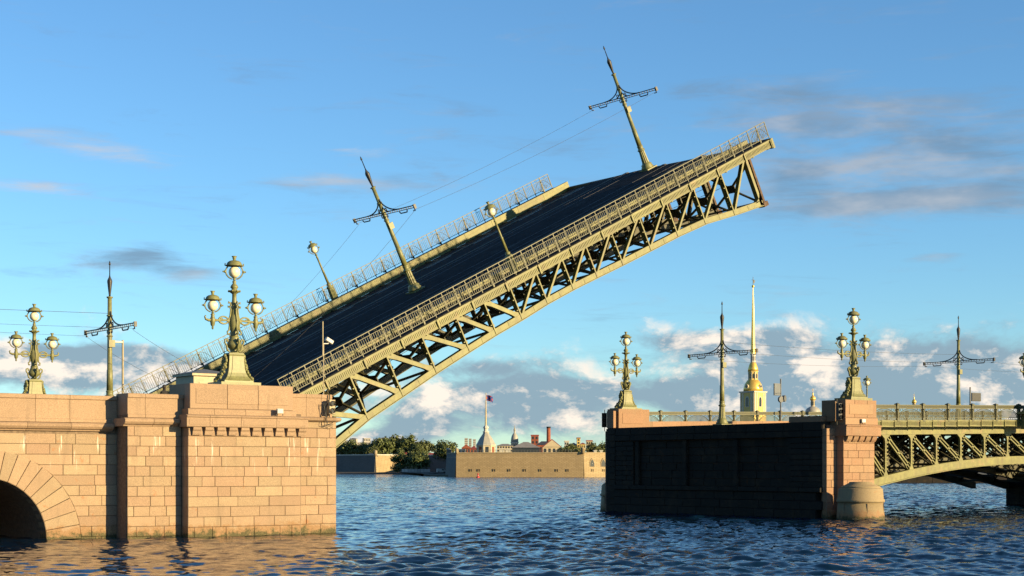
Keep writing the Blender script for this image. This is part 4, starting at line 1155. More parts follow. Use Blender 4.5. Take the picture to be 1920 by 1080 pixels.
person((38.75, 87.0, 6.74), 'person in dark clothes standing behind the parapet, head and shoulders showing')

# ------------------------------------------------------------------ far bank: fortress, town, trees
def city(name, label, cat, X, Z, z=0.0, rot=0.0, group=None):
    x, y = WV(X, Z)
    return thing(name, label, cat, (x, y, z), (0, 0, -HEAD+R(rot)), group)
def ashlar(name, col, col2, mort, sx=1.6, sz=.55):
    m = bpy.data.materials.new(name); m.use_nodes = True
    N = NT(m.node_tree); b = m.node_tree.nodes['Principled BSDF']
    col, col2, mort = (tuple(q*ALB*1.15 for q in k) for k in (col, col2, mort))
    oc = N.n('ShaderNodeTexCoord').outputs['Object']; sp = N.n('ShaderNodeSeparateXYZ'); m.node_tree.links.new(oc, sp.inputs[0])
    v = N.vec(N.m('SUBTRACT', sp.outputs[0], N.m('MULTIPLY', sp.outputs[1], .6)), sp.outputs[2], 0.0)
    br = N.n('ShaderNodeTexBrick'); N.put(br.inputs['Vector'], v)
    br.inputs['Color1'].default_value = (*col, 1); br.inputs['Color2'].default_value = (*col2, 1); br.inputs['Mortar'].default_value = (*mort, 1)
    br.inputs['Scale'].default_value = 1.0; br.inputs['Mortar Size'].default_value = .06; br.inputs['Brick Width'].default_value = sx; br.inputs['Row Height'].default_value = sz
    c = N.mix(N.m('MULTIPLY', N.ss(N.noise(oc, .16, 6, .65), .45, .7), .5), br.outputs[0], tuple(q*.62 for q in col))
    c = N.mix(N.m('MULTIPLY', N.ss(N.noise(N.vm('MULTIPLY', oc, (1.0,1.0,.1)), .6, 4, .6), .5, .75), .4), c, tuple(q*.55 for q in col))
    N.put(b.inputs['Base Color'], c); b.inputs['Roughness'].default_value = .9
    return m
M['fort'] = ashlar('fortress_granite', (.50,.37,.20), (.41,.30,.155), (.24,.165,.085))
M['fort2'] = ashlar('fortress_granite_pale', (.52,.40,.23), (.44,.33,.18), (.27,.19,.10))
M['fort_shade'] = ashlar('fortress_granite_shade', (.17,.165,.16), (.14,.138,.135), (.09,.085,.08))  # wall faces turned from the sun: shade put into the stone colour
M['fort_coping'] = mat('fortress_coping', (.46,.36,.22), .9, .2, .4)
M['slit'] = mat('dark_opening', (.03,.025,.02), .9, .2, 2)
M['beach'] = mat('beach_sand', (.10,.075,.05), .95, .25, .3)
M['land'] = mat('town_ground', (.10,.09,.06), .95, .25, .05)
M['redroof'] = mat('red_roof', (.30,.06,.045), .75, .2, .5, rnd=.15)
M['greyroof'] = mat('grey_metal_roof', (.33,.31,.29), .6, .15, .4)
M['darkroof'] = mat('dark_slate_roof', (.05,.06,.09), .7, .2, .4)
M['cream_wall'] = mat('cream_wall', (.66,.55,.36), .85, .1, .4, rnd=.12)
M['white_wall'] = mat('white_wall', (.72,.68,.58), .85, .1, .4, rnd=.08)
M['pale_block'] = mat('pale_apartment', (.60,.56,.50), .9, .12, .2, rnd=.15)
M['brick_red'] = mat('red_brick', (.36,.10,.05), .9, .2, .8)
M['ochre'] = mat('ochre_plaster', (.52,.38,.12), .8, .1, .5)
M['gold'] = mat('gilded_metal', (.72,.47,.10), .35, .12, .6, metal=.55)
M['pane'] = mat('window_glass_dark', (.035,.04,.045), .2, .2, 2)
M['lead'] = mat('silver_roof', (.46,.44,.38), .5, .1, .5)

# land: a low island and the town behind, out to the horizon
me = MB(); pts = [WV(*p) for p in [(-700,1075),(-111.0,1068),(-73.5,1050),(-39.9,985),(-40,760),(-24,726),(30,718),(70,742),(130,760),(400,700),(5200,700),(9000,9000),(-9000,9000),(-5200,1400)]]
n = len(pts); me.add([(x,y,.9) for x,y in pts]+[(x,y,-1.5) for x,y in pts], [tuple(range(n))]+[(i,(i+1)%n,(i+1)%n+n,i+n) for i in range(n)])
o = me.build('ground', M['land']); tag(o, 'low ground of the far bank', 'ground', kind='structure')
me = MB(); pts = [WV(*p) for p in [(-700,1062),(-111.0,1052),(-73.5,1036),(-39.9,972),(-34,742),(-42,775),(-40.9,1000),(-74.6,1082),(-700,1110)]]
n = len(pts); me.add([(x,y,1.25-.9*(i<5)) for i,(x,y) in enumerate(pts)]+[(x,y,-1.2) for x,y in pts], [tuple(range(n))]+[(i,(i+1)%n,(i+1)%n+n,i+n) for i in range(n)])
o = me.build('beach', M['beach']); tag(o, 'narrow dark beach below the shaded fortress wall', 'beach', kind='structure')

def wall_face(parent, p, q, z0, z1, m, name='wall_face', batter=.07, t=2.0):
    """battered wall between two plan points, outside on the right-hand side walking p -> q reversed"""
    p, q = Vector((*p,0)), Vector((*q,0)); d = (q-p).normalized(); nrm = Vector((d.y,-d.x,0))
    h = z1-z0; o_ = nrm*h*batter
    B = MB(); L = (q-p).length
    v = []
    for a in (p, q):
        v += [a+o_+Vector((0,0,z0)), a+Vector((0,0,z1)), a-nrm*t+Vector((0,0,z1)), a-nrm*t+Vector((0,0,z0))]
    B.add(v, [(0,1,5,4),(1,2,6,5),(2,3,7,6),(3,0,4,7),(0,3,2,1),(4,5,6,7)])
    return B.build(name, m, parent)
def strip_on(parent, p, q, z0, z1, out, name, m, t=1.0):
    p, q = Vector((*p,0)), Vector((*q,0)); d = (q-p).normalized(); nrm = Vector((d.y,-d.x,0))
    B = MB(); v = []
    for a in (p-d*out*.3, q+d*out*.3):
        v += [a+nrm*out+Vector((0,0,z0)), a+nrm*out+Vector((0,0,z1)), a-nrm*t+Vector((0,0,z1)), a-nrm*t+Vector((0,0,z0))]
    B.add(v, [(0,1,5,4),(1,2,6,5),(2,3,7,6),(3,0,4,7),(0,3,2,1),(4,5,6,7)])
    return B.build(name, m, parent)
# sunlit bastion
fb = city('fortress_bastion', 'sunlit tan granite fortress bastion wall rising from the water', 'fortress wall', 0, 720)
A_, B_, C_, D_ = (-24.6,0), (31.4,-6), (75,16), (-29.8,24)
F1 = lambda k: (A_[0]+(B_[0]-A_[0])*k, A_[1]+(B_[1]-A_[1])*k)
ZT = 10.4
wall_face(fb, A_, B_, -1, ZT, M['fort']); wall_face(fb, B_, C_, -1, ZT, M['fort2']); wall_face(fb, D_, A_, -1, ZT, M['fort_shade'])
for (p, q) in ((A_,B_),(B_,C_),(D_,A_)):
    strip_on(fb, p, q, ZT-1.9, ZT-1.6, .12, 'string_course', M['fort_coping'])
    strip_on(fb, p, q, ZT+.01, ZT+.45, .18, 'coping', M['fort_coping'], 1.6)
B = MB(); B.prism([(A_[0]+1,0),(B_[0]-1,0)]+[(B_[0]-1,.3),(A_[0]+1,.3)], 2, 40); B.v = [(a,b_,c+ZT) for a,b_,c in B.v]; B.build('terrace', M['land'], fb)
B = MB(); B.lathe([(.9,0),(.9,2.2),(1.0,2.3),(.2,2.9)], 8); B.build('corner_turret', M['fort_coping'], fb, (B_[0]-.4, B_[1]-.1, ZT-.2))
B = MB(); B.lathe([(.8,0),(.8,2.0),(.2,2.6)], 8); B.build('corner_turret', M['fort_coping'], fb, (A_[0]+.2, A_[1], ZT-.2))
d1 = Vector((B_[0]-A_[0], B_[1]-A_[1])).normalized(); ang1 = math.atan2(d1.y, d1.x)
for px in (-18.2, -14.7, -7.9, -1.2, 5.6, 12.4, 19.6, 24.3):
    for dx in (-.42, .42):
        k = (px-A_[0])/(B_[0]-A_[0]); c = F1(k)
        B = MB(); B.box(-.13,.13,-.62,-.2,-.55,.55); B.xf(Matrix.Translation((c[0]+dx, c[1]-.08, 2.9)) @ Matrix.Rotation(ang1,4,'Z')); B.build('loophole', M['slit'], fb)
d2 = Vector((C_[0]-B_[0], C_[1]-B_[1])).normalized(); ang2 = math.atan2(d2.y, d2.x)
for s_ in (4.0, 9.6, 15.2):
    c = (B_[0]+d2.x*s_, B_[1]+d2.y*s_)
    def put(B, name, m):
        B.xf(Matrix.Translation((c[0], c[1], 0)) @ Matrix.Rotation(ang2,4,'Z')); return B.build(name, m, fb)
    B = MB(); B.prism([(-1.25,4.5),(1.25,4.5),(1.25,6.1),(.8,7.3),(0,8.2),(-.8,7.3),(-1.25,6.1)], -.52, -.1); put(B, 'window_frame', M['fort_coping'])
    B = MB(); B.prism([(-.95,4.6),(.95,4.6),(.95,6.0),(.6,7.0),(0,7.7),(-.6,7.0),(-.95,6.0)], -.6, -.5); put(B, 'window_pane', M['pane'])
    for dx in (-.42,.42):
        B = MB(); B.box(dx-.13, dx+.13, -.68, -.3, 2.35, 3.45); put(B, 'loophole', M['slit'])
B = MB()
for k in range(40):
    c = F1(.02+.96*k/39); B.box(c[0]-.05,c[0]+.05,c[1]+.4,c[1]+.5,ZT+.44,ZT+1.5)
B.add([],[]); p, q = F1(.02), F1(.98)
B.bar((p[0],p[1]+.45,ZT+1.45),(q[0],q[1]+.45,ZT+1.45),.1); B.bar((p[0],p[1]+.45,ZT+1.0),(q[0],q[1]+.45,ZT+1.0),.07)
B.build('terrace_railing', M['zinc'], fb)
# shaded wall on the left with a lit corner
fw = city('fortress_curtain', 'long fortress wall in blue shade left of the lit bastion', 'fortress wall', 0, 1080)
E1, E2, E3, E4, E5 = (-133.1-60, 110), (-90.4, 0), (-61.2, 30), (-41.5, 5), (-29.8, -334)
ZW = 12.4
for (p, q, m) in ((E1,E2,'fort_shade'),(E2,E3,'fort2'),(E3,E4,'fort_shade'),(E4,E5,'fort_shade')):
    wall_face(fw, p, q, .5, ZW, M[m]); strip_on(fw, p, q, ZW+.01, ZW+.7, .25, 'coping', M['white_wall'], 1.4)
B = MB(); B.lathe([(1.2,0),(1.2,3.2),(.3,4.0)], 8); B.build('corner_turret', M['fort_coping'], fw, (E2[0], E2[1], ZW-.4))
# flag tower
ft = city('flag_tower', 'cream pavilion with flared octagonal roof and flagpole on the bastion', 'tower', -11.8, 738, ZT, 8)
def octo(r, a0=PI/8): return [(r*math.cos(a0+k*PI/4), r*math.sin(a0+k*PI/4)) for k in range(8)]
def octloft(prof, n=8):
    B = MB(); v, f = [], []
    for r, z in prof: v += [(x,y,z) for x,y in octo(r)]
    for i in range(len(prof)-1):
        for k in range(8): f.append((i*8+k, i*8+(k+1)%8, (i+1)*8+(k+1)%8, (i+1)*8+k))
    f += [tuple(range(7,-1,-1)), tuple(range(len(v)-8, len(v)))]
    B.add(v, f); return B
octloft([(4.4,0),(4.4,3.7)]).build('wall', M['cream_wall'], ft)
octloft([(4.75,3.7),(4.75,4.0)]).build('cornice', M['white_wall'], ft)
octloft([(4.7,4.02),(4.1,4.9),(3.4,6.2),(2.6,7.5),(1.7,8.7),(1.2,9.6)]).build('roof', M['lead'], ft)
octloft([(1.5,9.6),(1.5,10.1),(1.0,10.2),(1.0,11.4),(1.35,11.6),(1.1,12.3),(.4,12.9)]).build('lantern', M['white_wall'], ft)
for k in range(8):
    a = PI/4*k
    B = MB(); B.box(-.75,.75,-.06,.06,.5,3.1); B.xf(Matrix.Rotation(a,4,'Z') @ Matrix.Translation((0,-4.08,0))); B.build('window', M['brick_red'] if k % 2 else M['pane'], ft)
    B = MB(); B.box(-.16,.16,-.1,.1,0,3.7); B.xf(Matrix.Rotation(a+PI/8,4,'Z') @ Matrix.Translation((0,-4.4,0))); B.build('pilaster', M['white_wall'], ft)
B = MB(); B.tube([(0,0,12.8),(0,0,19.5),(0,0,27.5)], [.3,.22,.12], 8); B.build('flagpole', M['ochre'], ft)
B = MB(); B.tube([(-.6,0,12.5),(-.4,0,24)], .05, 4); B.tube([(.6,0,12.5),(.3,0,20)], .05, 4); B.build('stay', M['wire'], ft)
fg = city('flag', 'small red and blue flag flying from the pavilion flagpole', 'flag', -11.8, 738, ZT, 8)
M['flag_red'] = mat('flag_red', (.36,.05,.08), .9, .1, 1); M['flag_blue'] = mat('flag_blue', (.03,.06,.28), .9, .1, 1)
def cloth(u0, u1, v0, v1, off):
    B = MB(); n = 8; v, f = [], []
    for i in range(n+1):
        a = u0+(u1-u0)*i/n
        for (w, s_) in ((v0,-1),(v1,-1)):
            v.append((.15+3.0*a, .35*math.sin(a*7)+off, 26.6-2.6*(1-w)-1.6*a*a*.6))
    for i in range(n): f.append((2*i, 2*i+2, 2*i+3, 2*i+1))
    B.add(v, f); v2 = [(a,b_+.03,c) for a,b_,c in v]; B.add(v2, [tuple(reversed(q)) for q in f]); return B
cloth(0,1,0,1,0).build('cloth', M['flag_red'], fg)
for s_ in (-1,1):
    B = MB(); v, f = [], []
    for i in range(9):
        a = i/8; w = .5+s_*(a-.5)*.85
        for dw in (-.17,.17): v.append((.15+3.0*a, .35*math.sin(a*7)-.03, 26.6-2.6*(1-min(1,max(0,w+dw)))-1.6*a*a*.6))
    B.add(v, [(2*i,2*i+2,2*i+3,2*i+1) for i in range(8)]); B.build('saltire', M['flag_blue'], fg)

def house(label, X, Z, w, d, h, m, roof=None, rh=0, z=None, rot=0, win=(0,0), name='house', cat='house', rm=None, group='town houses behind the fortress'):
    t = city(name, label, cat, X, Z, ZT if z is None else z, rot, group)
    B = MB(); B.box(-w/2,w/2,0,d,0,h); B.build('wall', m, t)
    rm = rm or M['redroof']; e = .3
    if roof == 'hip':
        k = min(w,d)*.42
        B = MB(); B.add([(-w/2-e,-e,h),(w/2+e,-e,h),(w/2+e,d+e,h),(-w/2-e,d+e,h),(-w/2+k,d/2,h+rh),(w/2-k,d/2,h+rh)], [(0,1,5,4),(1,2,5),(2,3,4,5),(3,0,4),(3,2,1,0)]); B.build('roof', rm, t)
    elif roof == 'gable':
        B = MB(); B.prism([(-w/2-e,h),(w/2+e,h),(0,h+rh)], -e, d+e); B.build('roof', rm, t)
        B = MB(); B.prism([(-w/2+.2,h-.01),(w/2-.2,h-.01),(0,h+rh-.5)], -e-.05, -e+.2); B.build('gable', m, t)
    elif roof == 'flat':
        B = MB(); B.box(-w/2-.2,w/2+.2,-.2,d+.2,h,h+.5); B.build('roof', rm, t)
    nx, nz = win
    for i in range(nx):
        for j in range(nz):
            x = -w/2+w*(i+.5)/nx; zc = h*(j+.5)/nz
            B = MB(); B.box(x-w/nx*.25, x+w/nx*.25, -.08, .05, zc-h/nz*.28, zc+h/nz*.28); B.build('window', M['pane'], t)
    return t
S = lambda Z: Z/3057
house('red brick house left of the flag tower with a gabled roof', -21.4, 760, 4.0, 6, 2.4, M['brick_red'], 'gable', 1.8, 10.8, 0, (3, 1), 'house', 'house', M['redroof'])
house('low white shed at the left end of the bastion terrace', -23.2, 745, 3.4, 6, 1.5, M['white_wall'], 'flat', 0, 10.6, 0, (2, 1), 'house', 'house', M['white_wall'])
house('red house with a dark roof directly left of the flag tower', -18.0, 765, 3.0, 6, 2.0, M['brick_red'], 'hip', 1.5, 10.8, 0, (2, 1), 'house', 'house', M['redroof'])
house('long pale house with a grey roof right of the flag tower', -3.4, 790, 7.8, 6, 3.1, M['cream_wall'], 'hip', 1.0, 11.6, 0, (6, 2), 'house', 'house', M['greyroof'])
house('small white box building beside the flag tower', -4.7, 742, 2.2, 6, 1.7, M['white_wall'], 'flat', 0, 10.8, 0, (0, 0), 'house', 'house', M['white_wall'])
house('second small white box building right of the flag tower', -1.8, 743, 2.2, 6, 1.5, M['white_wall'], 'flat', 0, 10.8, 0, (0, 0), 'house', 'house', M['white_wall'])
house('wide pavilion with a pale hipped roof and dark glazed front', 6.4, 748, 12.7, 14, 2.4, M['pane'], 'hip', 2.7, 10.9, 0, (0, 0), 'pavilion', 'pavilion', M['greyroof'])
house('dark red brick block left of the tall chimney', 12.1, 860, 3.9, 6, 9.3, M['brick_red'], 'flat', 0, 11.7, 0, (2, 4), 'house', 'house', M['redroof'])
house('cream house with a long red gable roof right of the chimney', 19.6, 800, 8.9, 6.2, 3.7, M['cream_wall'], 'gable', 3.9, 10.6, 0, (4, 1), 'house', 'house', M['redroof'])
house('dark roofed hall in front of the chimney', 16.3, 830, 7.6, 6, 4.8, M['brick_red'], 'hip', 1.9, 10.9, 0, (5, 1), 'house', 'house', M['darkroof'])
house('small white rooftop block right of the red gable', 29.6, 880, 2.3, 6, 6.3, M['white_wall'], 'flat', 0, 11.9, 0, (2, 3), 'house', 'house', M['white_wall'])
house('narrow yellow tower block left of the dark trees', 36.8, 900, 1.8, 6, 8.3, M['ochre'], 'flat', 0, 12.0, 0, (1, 5), 'house', 'house', M['redroof'])
house('low yellow house between the trees on the bastion', 38.7, 890, 2.9, 6, 4.9, M['ochre'], 'hip', 0.9, 12.0, 0, (3, 2), 'house', 'house', M['redroof'])
house('red and cream house right of the yellow tower block', 42.8, 900, 3.2, 6, 6.8, M['cream_wall'], 'flat', 0, 12.0, 0, (3, 3), 'house', 'house', M['brick_red'])
house('cream house low beside the yellow tower block', 34.3, 905, 3.6, 6, 4.7, M['cream_wall'], 'hip', 1.2, 12.1, 0, (3, 2), 'house', 'house', M['greyroof'])
house('white rooftop hut on the right part of the bastion', 37.6, 735, 1.2, 6, 1.2, M['white_wall'], 'flat', 0, 10.3, 0, (0, 0), 'house', 'house', M['white_wall'])
house('second white rooftop hut at the right end of the bastion', 40.4, 738, 1.2, 6, 1.2, M['white_wall'], 'flat', 0, 10.3, 0, (0, 0), 'house', 'house', M['white_wall'])
house('long barrack with a dark red roof behind the left trees', -74.9, 1130, 12.9, 9.0, 2.2, M['cream_wall'], 'hip', 3.0, 9.7, 0, (8, 1), 'house', 'house', M['redroof'])
house('long barrack with a dark red roof right of the front trees', -53.5, 1120, 15.4, 10.8, 2.2, M['cream_wall'], 'hip', 2.5, 9.7, 0, (9, 1), 'house', 'house', M['redroof'])
house('small house with red chimney stack left of the lit wall corner', -98.8, 1140, 5.2, 6, 2.6, M['cream_wall'], 'hip', 1.5, 10.5, 0, (3, 1), 'house', 'house', M['darkroof'])
house('leftmost pale apartment block on the skyline above the trees', -236.6, 2300, 8.3, 6, 14.3, M['pale_block'], 'hip', 1.5, 27.9, 20, (4, 4), 'apartment_block', 'apartment block', M['greyroof'])
house('second pale apartment block from the left on the skyline', -230.4, 2360, 10.0, 7.0, 17.8, M['pale_block'], 'hip', 1.5, 28.5, -15, (4, 4), 'apartment_block', 'apartment block', M['greyroof'])
house('stepped pale block third from left on the skyline', -226.8, 2420, 8.7, 6.1, 12.7, M['pale_block'], 'flat', 1.6, 29.1, 20, (4, 4), 'apartment_block', 'apartment block', M['darkroof'])
house('grey roofed block fourth from left on the skyline', -220.3, 2480, 10.5, 7.3, 19.4, M['pale_block'], 'flat', 1.7, 29.8, 20, (4, 4), 'apartment_block', 'apartment block', M['greyroof'])
house('fifth pale block from the left on the skyline', -211.0, 2540, 13.3, 9.3, 14.9, M['pale_block'], 'hip', 1.7, 30.4, -15, (4, 4), 'apartment_block', 'apartment block', M['darkroof'])
house('tall pale block sixth from left above the trees', -206.2, 2600, 9.4, 6.6, 20.4, M['pale_block'], 'hip', 1.7, 31.0, -15, (4, 4), 'apartment_block', 'apartment block', M['greyroof'])
house('seventh skyline block from the left above the trees', -194.9, 2660, 13.9, 9.7, 17.4, M['pale_block'], 'hip', 1.8, 31.6, -15, (4, 4), 'apartment_block', 'apartment block', M['darkroof'])
house('eighth skyline block peeping over the tallest tree', -186.4, 2720, 9.8, 6.9, 19.5, M['pale_block'], 'hip', 1.8, 32.3, 20, (4, 4), 'apartment_block', 'apartment block', M['darkroof'])
house('ninth skyline block behind the tall trees', -172.8, 2780, 14.6, 10.2, 16.4, M['pale_block'], 'hip', 1.8, 32.9, 20, (4, 4), 'apartment_block', 'apartment block', M['greyroof'])
house('tenth skyline block behind the thin tree', -159.3, 2840, 12.1, 8.5, 14.9, M['pale_block'], 'hip', 1.9, 33.5, -15, (4, 4), 'apartment_block', 'apartment block', M['greyroof'])
house('last skyline block before the round tree', -146.6, 2900, 10.4, 7.3, 13.2, M['pale_block'], 'flat', 1.9, 34.2, 0, (4, 4), 'apartment_block', 'apartment block', M['darkroof'])
house('left one of two pale tower blocks left of the flag tower', -73.1, 2600, 5.1, 6, 19.5, M['pale_block'], 'flat', 0, 31.9, 0, (3, 6), 'apartment_block', 'apartment block', M['greyroof'])
house('middle pale tower block left of the flag tower', -68.0, 2650, 4.3, 6, 19.1, M['pale_block'], 'flat', 0, 32.4, 0, (3, 6), 'apartment_block', 'apartment block', M['greyroof'])
house('right one of the pale tower blocks left of the flag tower', -62.3, 2700, 4.4, 6, 18.6, M['pale_block'], 'flat', 0, 32.9, 0, (3, 6), 'apartment_block', 'apartment block', M['greyroof'])
cn = city('chimney', 'tall red brick factory chimney behind the bastion', 'chimney', 20.2, 900, 12.0)
B = MB(); B.lathe([(1.25,0),(1.05,13.9)], 16); B.build('stack', M['brick_red'], cn)
B = MB(); B.lathe([(1.1,13.9),(1.2,14.3),(1.15,14.8),(.8,14.8)], 16); B.build('rim', M['slit'], cn)
dt = city('domed_tower', 'pale round tower with an elongated dome left of the pavilion', 'tower', 1.4, 870, 11.8)
B = MB(); B.lathe([(2.1,0),(2.0,5.5),(2.25,5.7),(2.25,6.0)], 16); B.build('drum', M['white_wall'], dt)
B = MB(); B.lathe([(2.0,6.0),(1.95,7.6),(1.6,9.2),(1.0,10.3),(.5,10.8),(.5,12.2),(.65,12.4),(.3,13.4),(.08,15.0)], 16); B.build('dome', M['lead'], dt)
for k in range(8):
    B = MB(); B.prism([(-.35,2.2),(.35,2.2),(.35,4.2),(0,4.8),(-.35,4.2)], -2.12, -1.8); B.xf(Matrix.Rotation(k*PI/4,4,'Z')); B.build('window', M['pane'], dt)


# cathedral
ca = city('cathedral', 'yellow cathedral bell tower with a tall gilded spire beyond the bridge', 'cathedral', 137.5, 930, 0, 42)
def sqloft(prof, name, m, parent=None):
    B = MB(); v, f = [], []
    for r, z in prof: v += [(-r,-r,z),(r,-r,z),(r,r,z),(-r,r,z)]
    for i in range(len(prof)-1):
        for k in range(4): f.append((i*4+k,i*4+(k+1)%4,(i+1)*4+(k+1)%4,(i+1)*4+k))
    f += [(3,2,1,0), tuple(range(len(v)-4,len(v)))]
    B.add(v,f); return B.build(name, m, parent or ca)
sqloft([(5.2,1),(5.2,46.8)], 'tower', M['ochre']); sqloft([(5.6,46.8),(5.8,47.6)], 'cornice', M['white_wall'])
sqloft([(5.55,35.0),(5.7,35.8)], 'cornice', M['white_wall'])
B = MB(); B.lathe([(5.6,47.6),(5.5,49.5),(4.8,51.8),(3.6,53.6),(3.0,54.2)], 12); B.build('lower_dome', M['gold'], ca)
octloft([(3.0,54.1),(2.75,54.2),(2.75,58.6),(3.1,58.7),(3.1,59.2)]).build('drum', M['ochre'], ca)
B = MB(); B.lathe([(3.0,59.2),(2.9,60.6),(2.3,62.6),(1.7,63.9),(1.6,64.2)], 12); B.build('upper_dome', M['gold'], ca)
octloft([(1.55,64.1),(1.45,64.2),(1.45,68.4),(1.75,68.6),(1.75,69.1)]).build('lantern', M['white_wall'], ca)
B = MB(); B.lathe([(1.5,69.1),(1.25,73),(.75,90),(.25,107.0)], 8, smooth=False); sp_ = B.build('spire', M['gold'], ca)
B = MB(); B.ball((0,0,107.6), .8, 10, 8); B.build('ball', M['gold'], sp_)
B = MB(); B.tube([(0,0,108),(0,0,113)], .14, 6); B.tube([(-1,0,111.2),(1,0,111.2)], .14, 6); B.prism([(.1,109),(1.2,109.6),(2.0,111.2),(.8,110.8),(.4,111.4)], -.12, .12); B.build('angel_vane', M['zinc'], sp_)
for k in range(4):
    Mx = Matrix.Rotation(k*PI/2,4,'Z')
    def pc(B, name, m, par=None): B.xf(Mx); return B.build(name, m, par or ca)
    for dx in (0,):
        B = MB(); B.prism([(-1.35,38.6),(1.35,38.6),(1.35,43.2),(.9,44.3),(0,44.8),(-.9,44.3),(-1.35,43.2)], -5.32, -5.1); w = pc(B, 'window_frame', M['white_wall'])
        B = MB(); B.prism([(-.95,38.9),(.95,38.9),(.95,43.0),(.6,43.9),(0,44.2),(-.6,43.9),(-.95,43.0)], -5.4, -5.2); pc(B, 'window_pane', M['pane'])
    for x in (-4.6,-3.0,3.0,4.6):
        B = MB(); B.box(x-.38,x+.38,-5.4,-5.1,35.9,46.7); pc(B, 'pilaster', M['white_wall'])
    B = MB(); B.tube([(0,-5.0,50.3),(0,-5.75,50.3)], 1.15, 14); pc(B, 'oculus_frame', M['cream_wall'])
    B = MB(); B.tube([(0,-5.6,50.3),(0,-5.85,50.3)], .72, 12); pc(B, 'oculus_pane', M['pane'])
for k in range(8):
    a = k*PI/4
    B = MB(); B.prism([(-.45,55.0),(.45,55.0),(.45,57.2),(0,57.9),(-.45,57.2)], -2.66, -2.3); B.xf(Matrix.Rotation(a,4,'Z')); B.build('drum_window', M['pane'], ca)
    B = MB(); B.box(-.22,.22,-1.42,-1.2,65.2,67.6); B.xf(Matrix.Rotation(a,4,'Z')); B.build('lantern_window', M['pane'], ca)
    B = MB(); B.box(-.2,.2,-2.9,-2.6,54.2,58.6); B.xf(Matrix.Rotation(a+PI/8,4,'Z')); B.build('pilaster', M['white_wall'], ca)
def cupola(label, X, Z, zb, s, drum=True):
    t = city('cupola', label, 'cupola', X, Z, zb)
    if drum: B = MB(); B.lathe([(4.6*s,0),(4.5*s,1.2*s),(3.6*s,2.8*s),(1.9*s,3.8*s),(1.3*s,4.0*s)], 16); B.build('dome_base', M['lead'], t)
    B = MB(); B.lathe([(1.3*s,3.9*s),(1.2*s,4.0*s),(1.2*s,7.4*s),(1.5*s,7.6*s)], 12); B.build('drum', M['cream_wall'], t)
    for k in range(6):
        B = MB(); B.box(-.25*s,.25*s,-1.26*s,-1.0*s,4.6*s,6.8*s); B.xf(Matrix.Rotation(k*PI/3,4,'Z')); B.build('window', M['pane'], t)
    B = MB(); B.lathe([(1.5*s,7.6*s),(1.75*s,8.5*s),(1.4*s,9.5*s),(.5*s,10.3*s),(.3*s,11.2*s),(.5*s,11.6*s),(.1*s,12.2*s)], 14); B.build('gilded_dome', M['gold'], t)
    B = MB(); B.tube([(0,0,12*s),(0,0,14.5*s)], .12*s, 5); B.tube([(-.6*s,0,13.6*s),(.6*s,0,13.6*s)], .12*s, 5); B.build('cross', M['gold'], t)
cupola('gilded cupola above a pale dome between the cathedral and the right pier', 175.3, 950, 35.8, 1.0)
cupola('small gilded cupola peeping over the railing at the right', 246.6, 1000, 37.5, .83, False)

# trees
M['leaf'] = bpy.data.materials.new('tree_foliage'); M['leaf'].use_nodes = True
def _leaf(m):
    N = NT(m.node_tree); b = m.node_tree.nodes['Principled BSDF']
    ri = N.n('ShaderNodeNewGeometry').outputs['Random Per Island']; oi = N.n('ShaderNodeObjectInfo').outputs['Random']
    c = N.mix(ri, (.025,.04,.009), (.10,.125,.028)); c = N.mix(N.m('MULTIPLY', oi, .45), c, (.07,.075,.016))
    N.put(b.inputs['Base Color'], c); b.inputs['Roughness'].default_value = .7
_leaf(M['leaf']); M['bark'] = mat('bark', (.07,.05,.035), .95, .3, 2)
def tree(label, X, Z, z0, h, w, seed, low=.25):
    rg = random.Random(seed)
    t = city('tree', label, 'tree', X, Z, z0, 0, 'trees of the far bank')
    B = MB(); th = h*low
    B.tube([(0,0,-.5),(rg.uniform(-.2,.2),0,th),(rg.uniform(-.4,.4),0,h*.6),(0,0,h*.85)], [h*.03,h*.024,h*.014,.05], 7)
    for k in range(6):
        a = rg.uniform(0,2*PI); zz = th+(h*.6-th)*rg.random()
        B.tube([(0,0,zz),(math.cos(a)*w*.18,math.sin(a)*w*.18,zz+h*.1),(math.cos(a)*w*.34,math.sin(a)*w*.34,zz+h*.2)], [h*.013,h*.009,.04], 5)
    B.build('trunk', M['bark'], t)
    v, f = [], []
    for k in range(34):
        while True:
            x, y, z = rg.uniform(-1,1), rg.uniform(-1,1), rg.uniform(-1,1)
            if x*x+y*y+z*z < 1: break
        shape = 1.0-.25*max(z,0)
        c = Vector((x*w*.42*shape, y*w*.42*shape, th+(h-th)*(.5+.44*z)))
        r = w*rg.uniform(.12,.22)
        for q in range(80):
            d = Vector((rg.gauss(0,1),rg.gauss(0,1),rg.gauss(0,1)*.8)).normalized()
            p = c+d*r*rg.uniform(.55,1.05)
            a = Vector((rg.gauss(0,1),rg.gauss(0,1),rg.gauss(0,1))).normalized(); b_ = a.cross(d+Vector((.01,.02,.03))).normalized(); s_ = w*rg.uniform(.02,.04)
            o_ = len(v); v += [p+a*s_, p+b_*s_, p-a*s_, p-b_*s_]; f.append((o_,o_+1,o_+2,o_+3))
    B = MB(); B.add(v, f); B.build('crown', M['leaf'], t, fix=False)
tree('leftmost dark tree beside the pier edge behind the shaded wall', -124.6, 1190, 9.2, 12.5, 16.9, 1, 0.2)
tree('second dark tree from the left behind the shaded wall', -115.8, 1180, 9.2, 13.9, 17.8, 2, 0.2)
tree('third tree from the left, above the lit wall corner', -106.1, 1175, 9.9, 12.0, 14.8, 3, 0.2)
tree('tall broad tree fourth from the left above the red roof', -92.6, 1160, 9.1, 16.7, 20.4, 4, 0.2)
tree('tallest tree in the middle of the far bank grove', -84.2, 1170, 9.2, 17.9, 22.5, 5, 0.2)
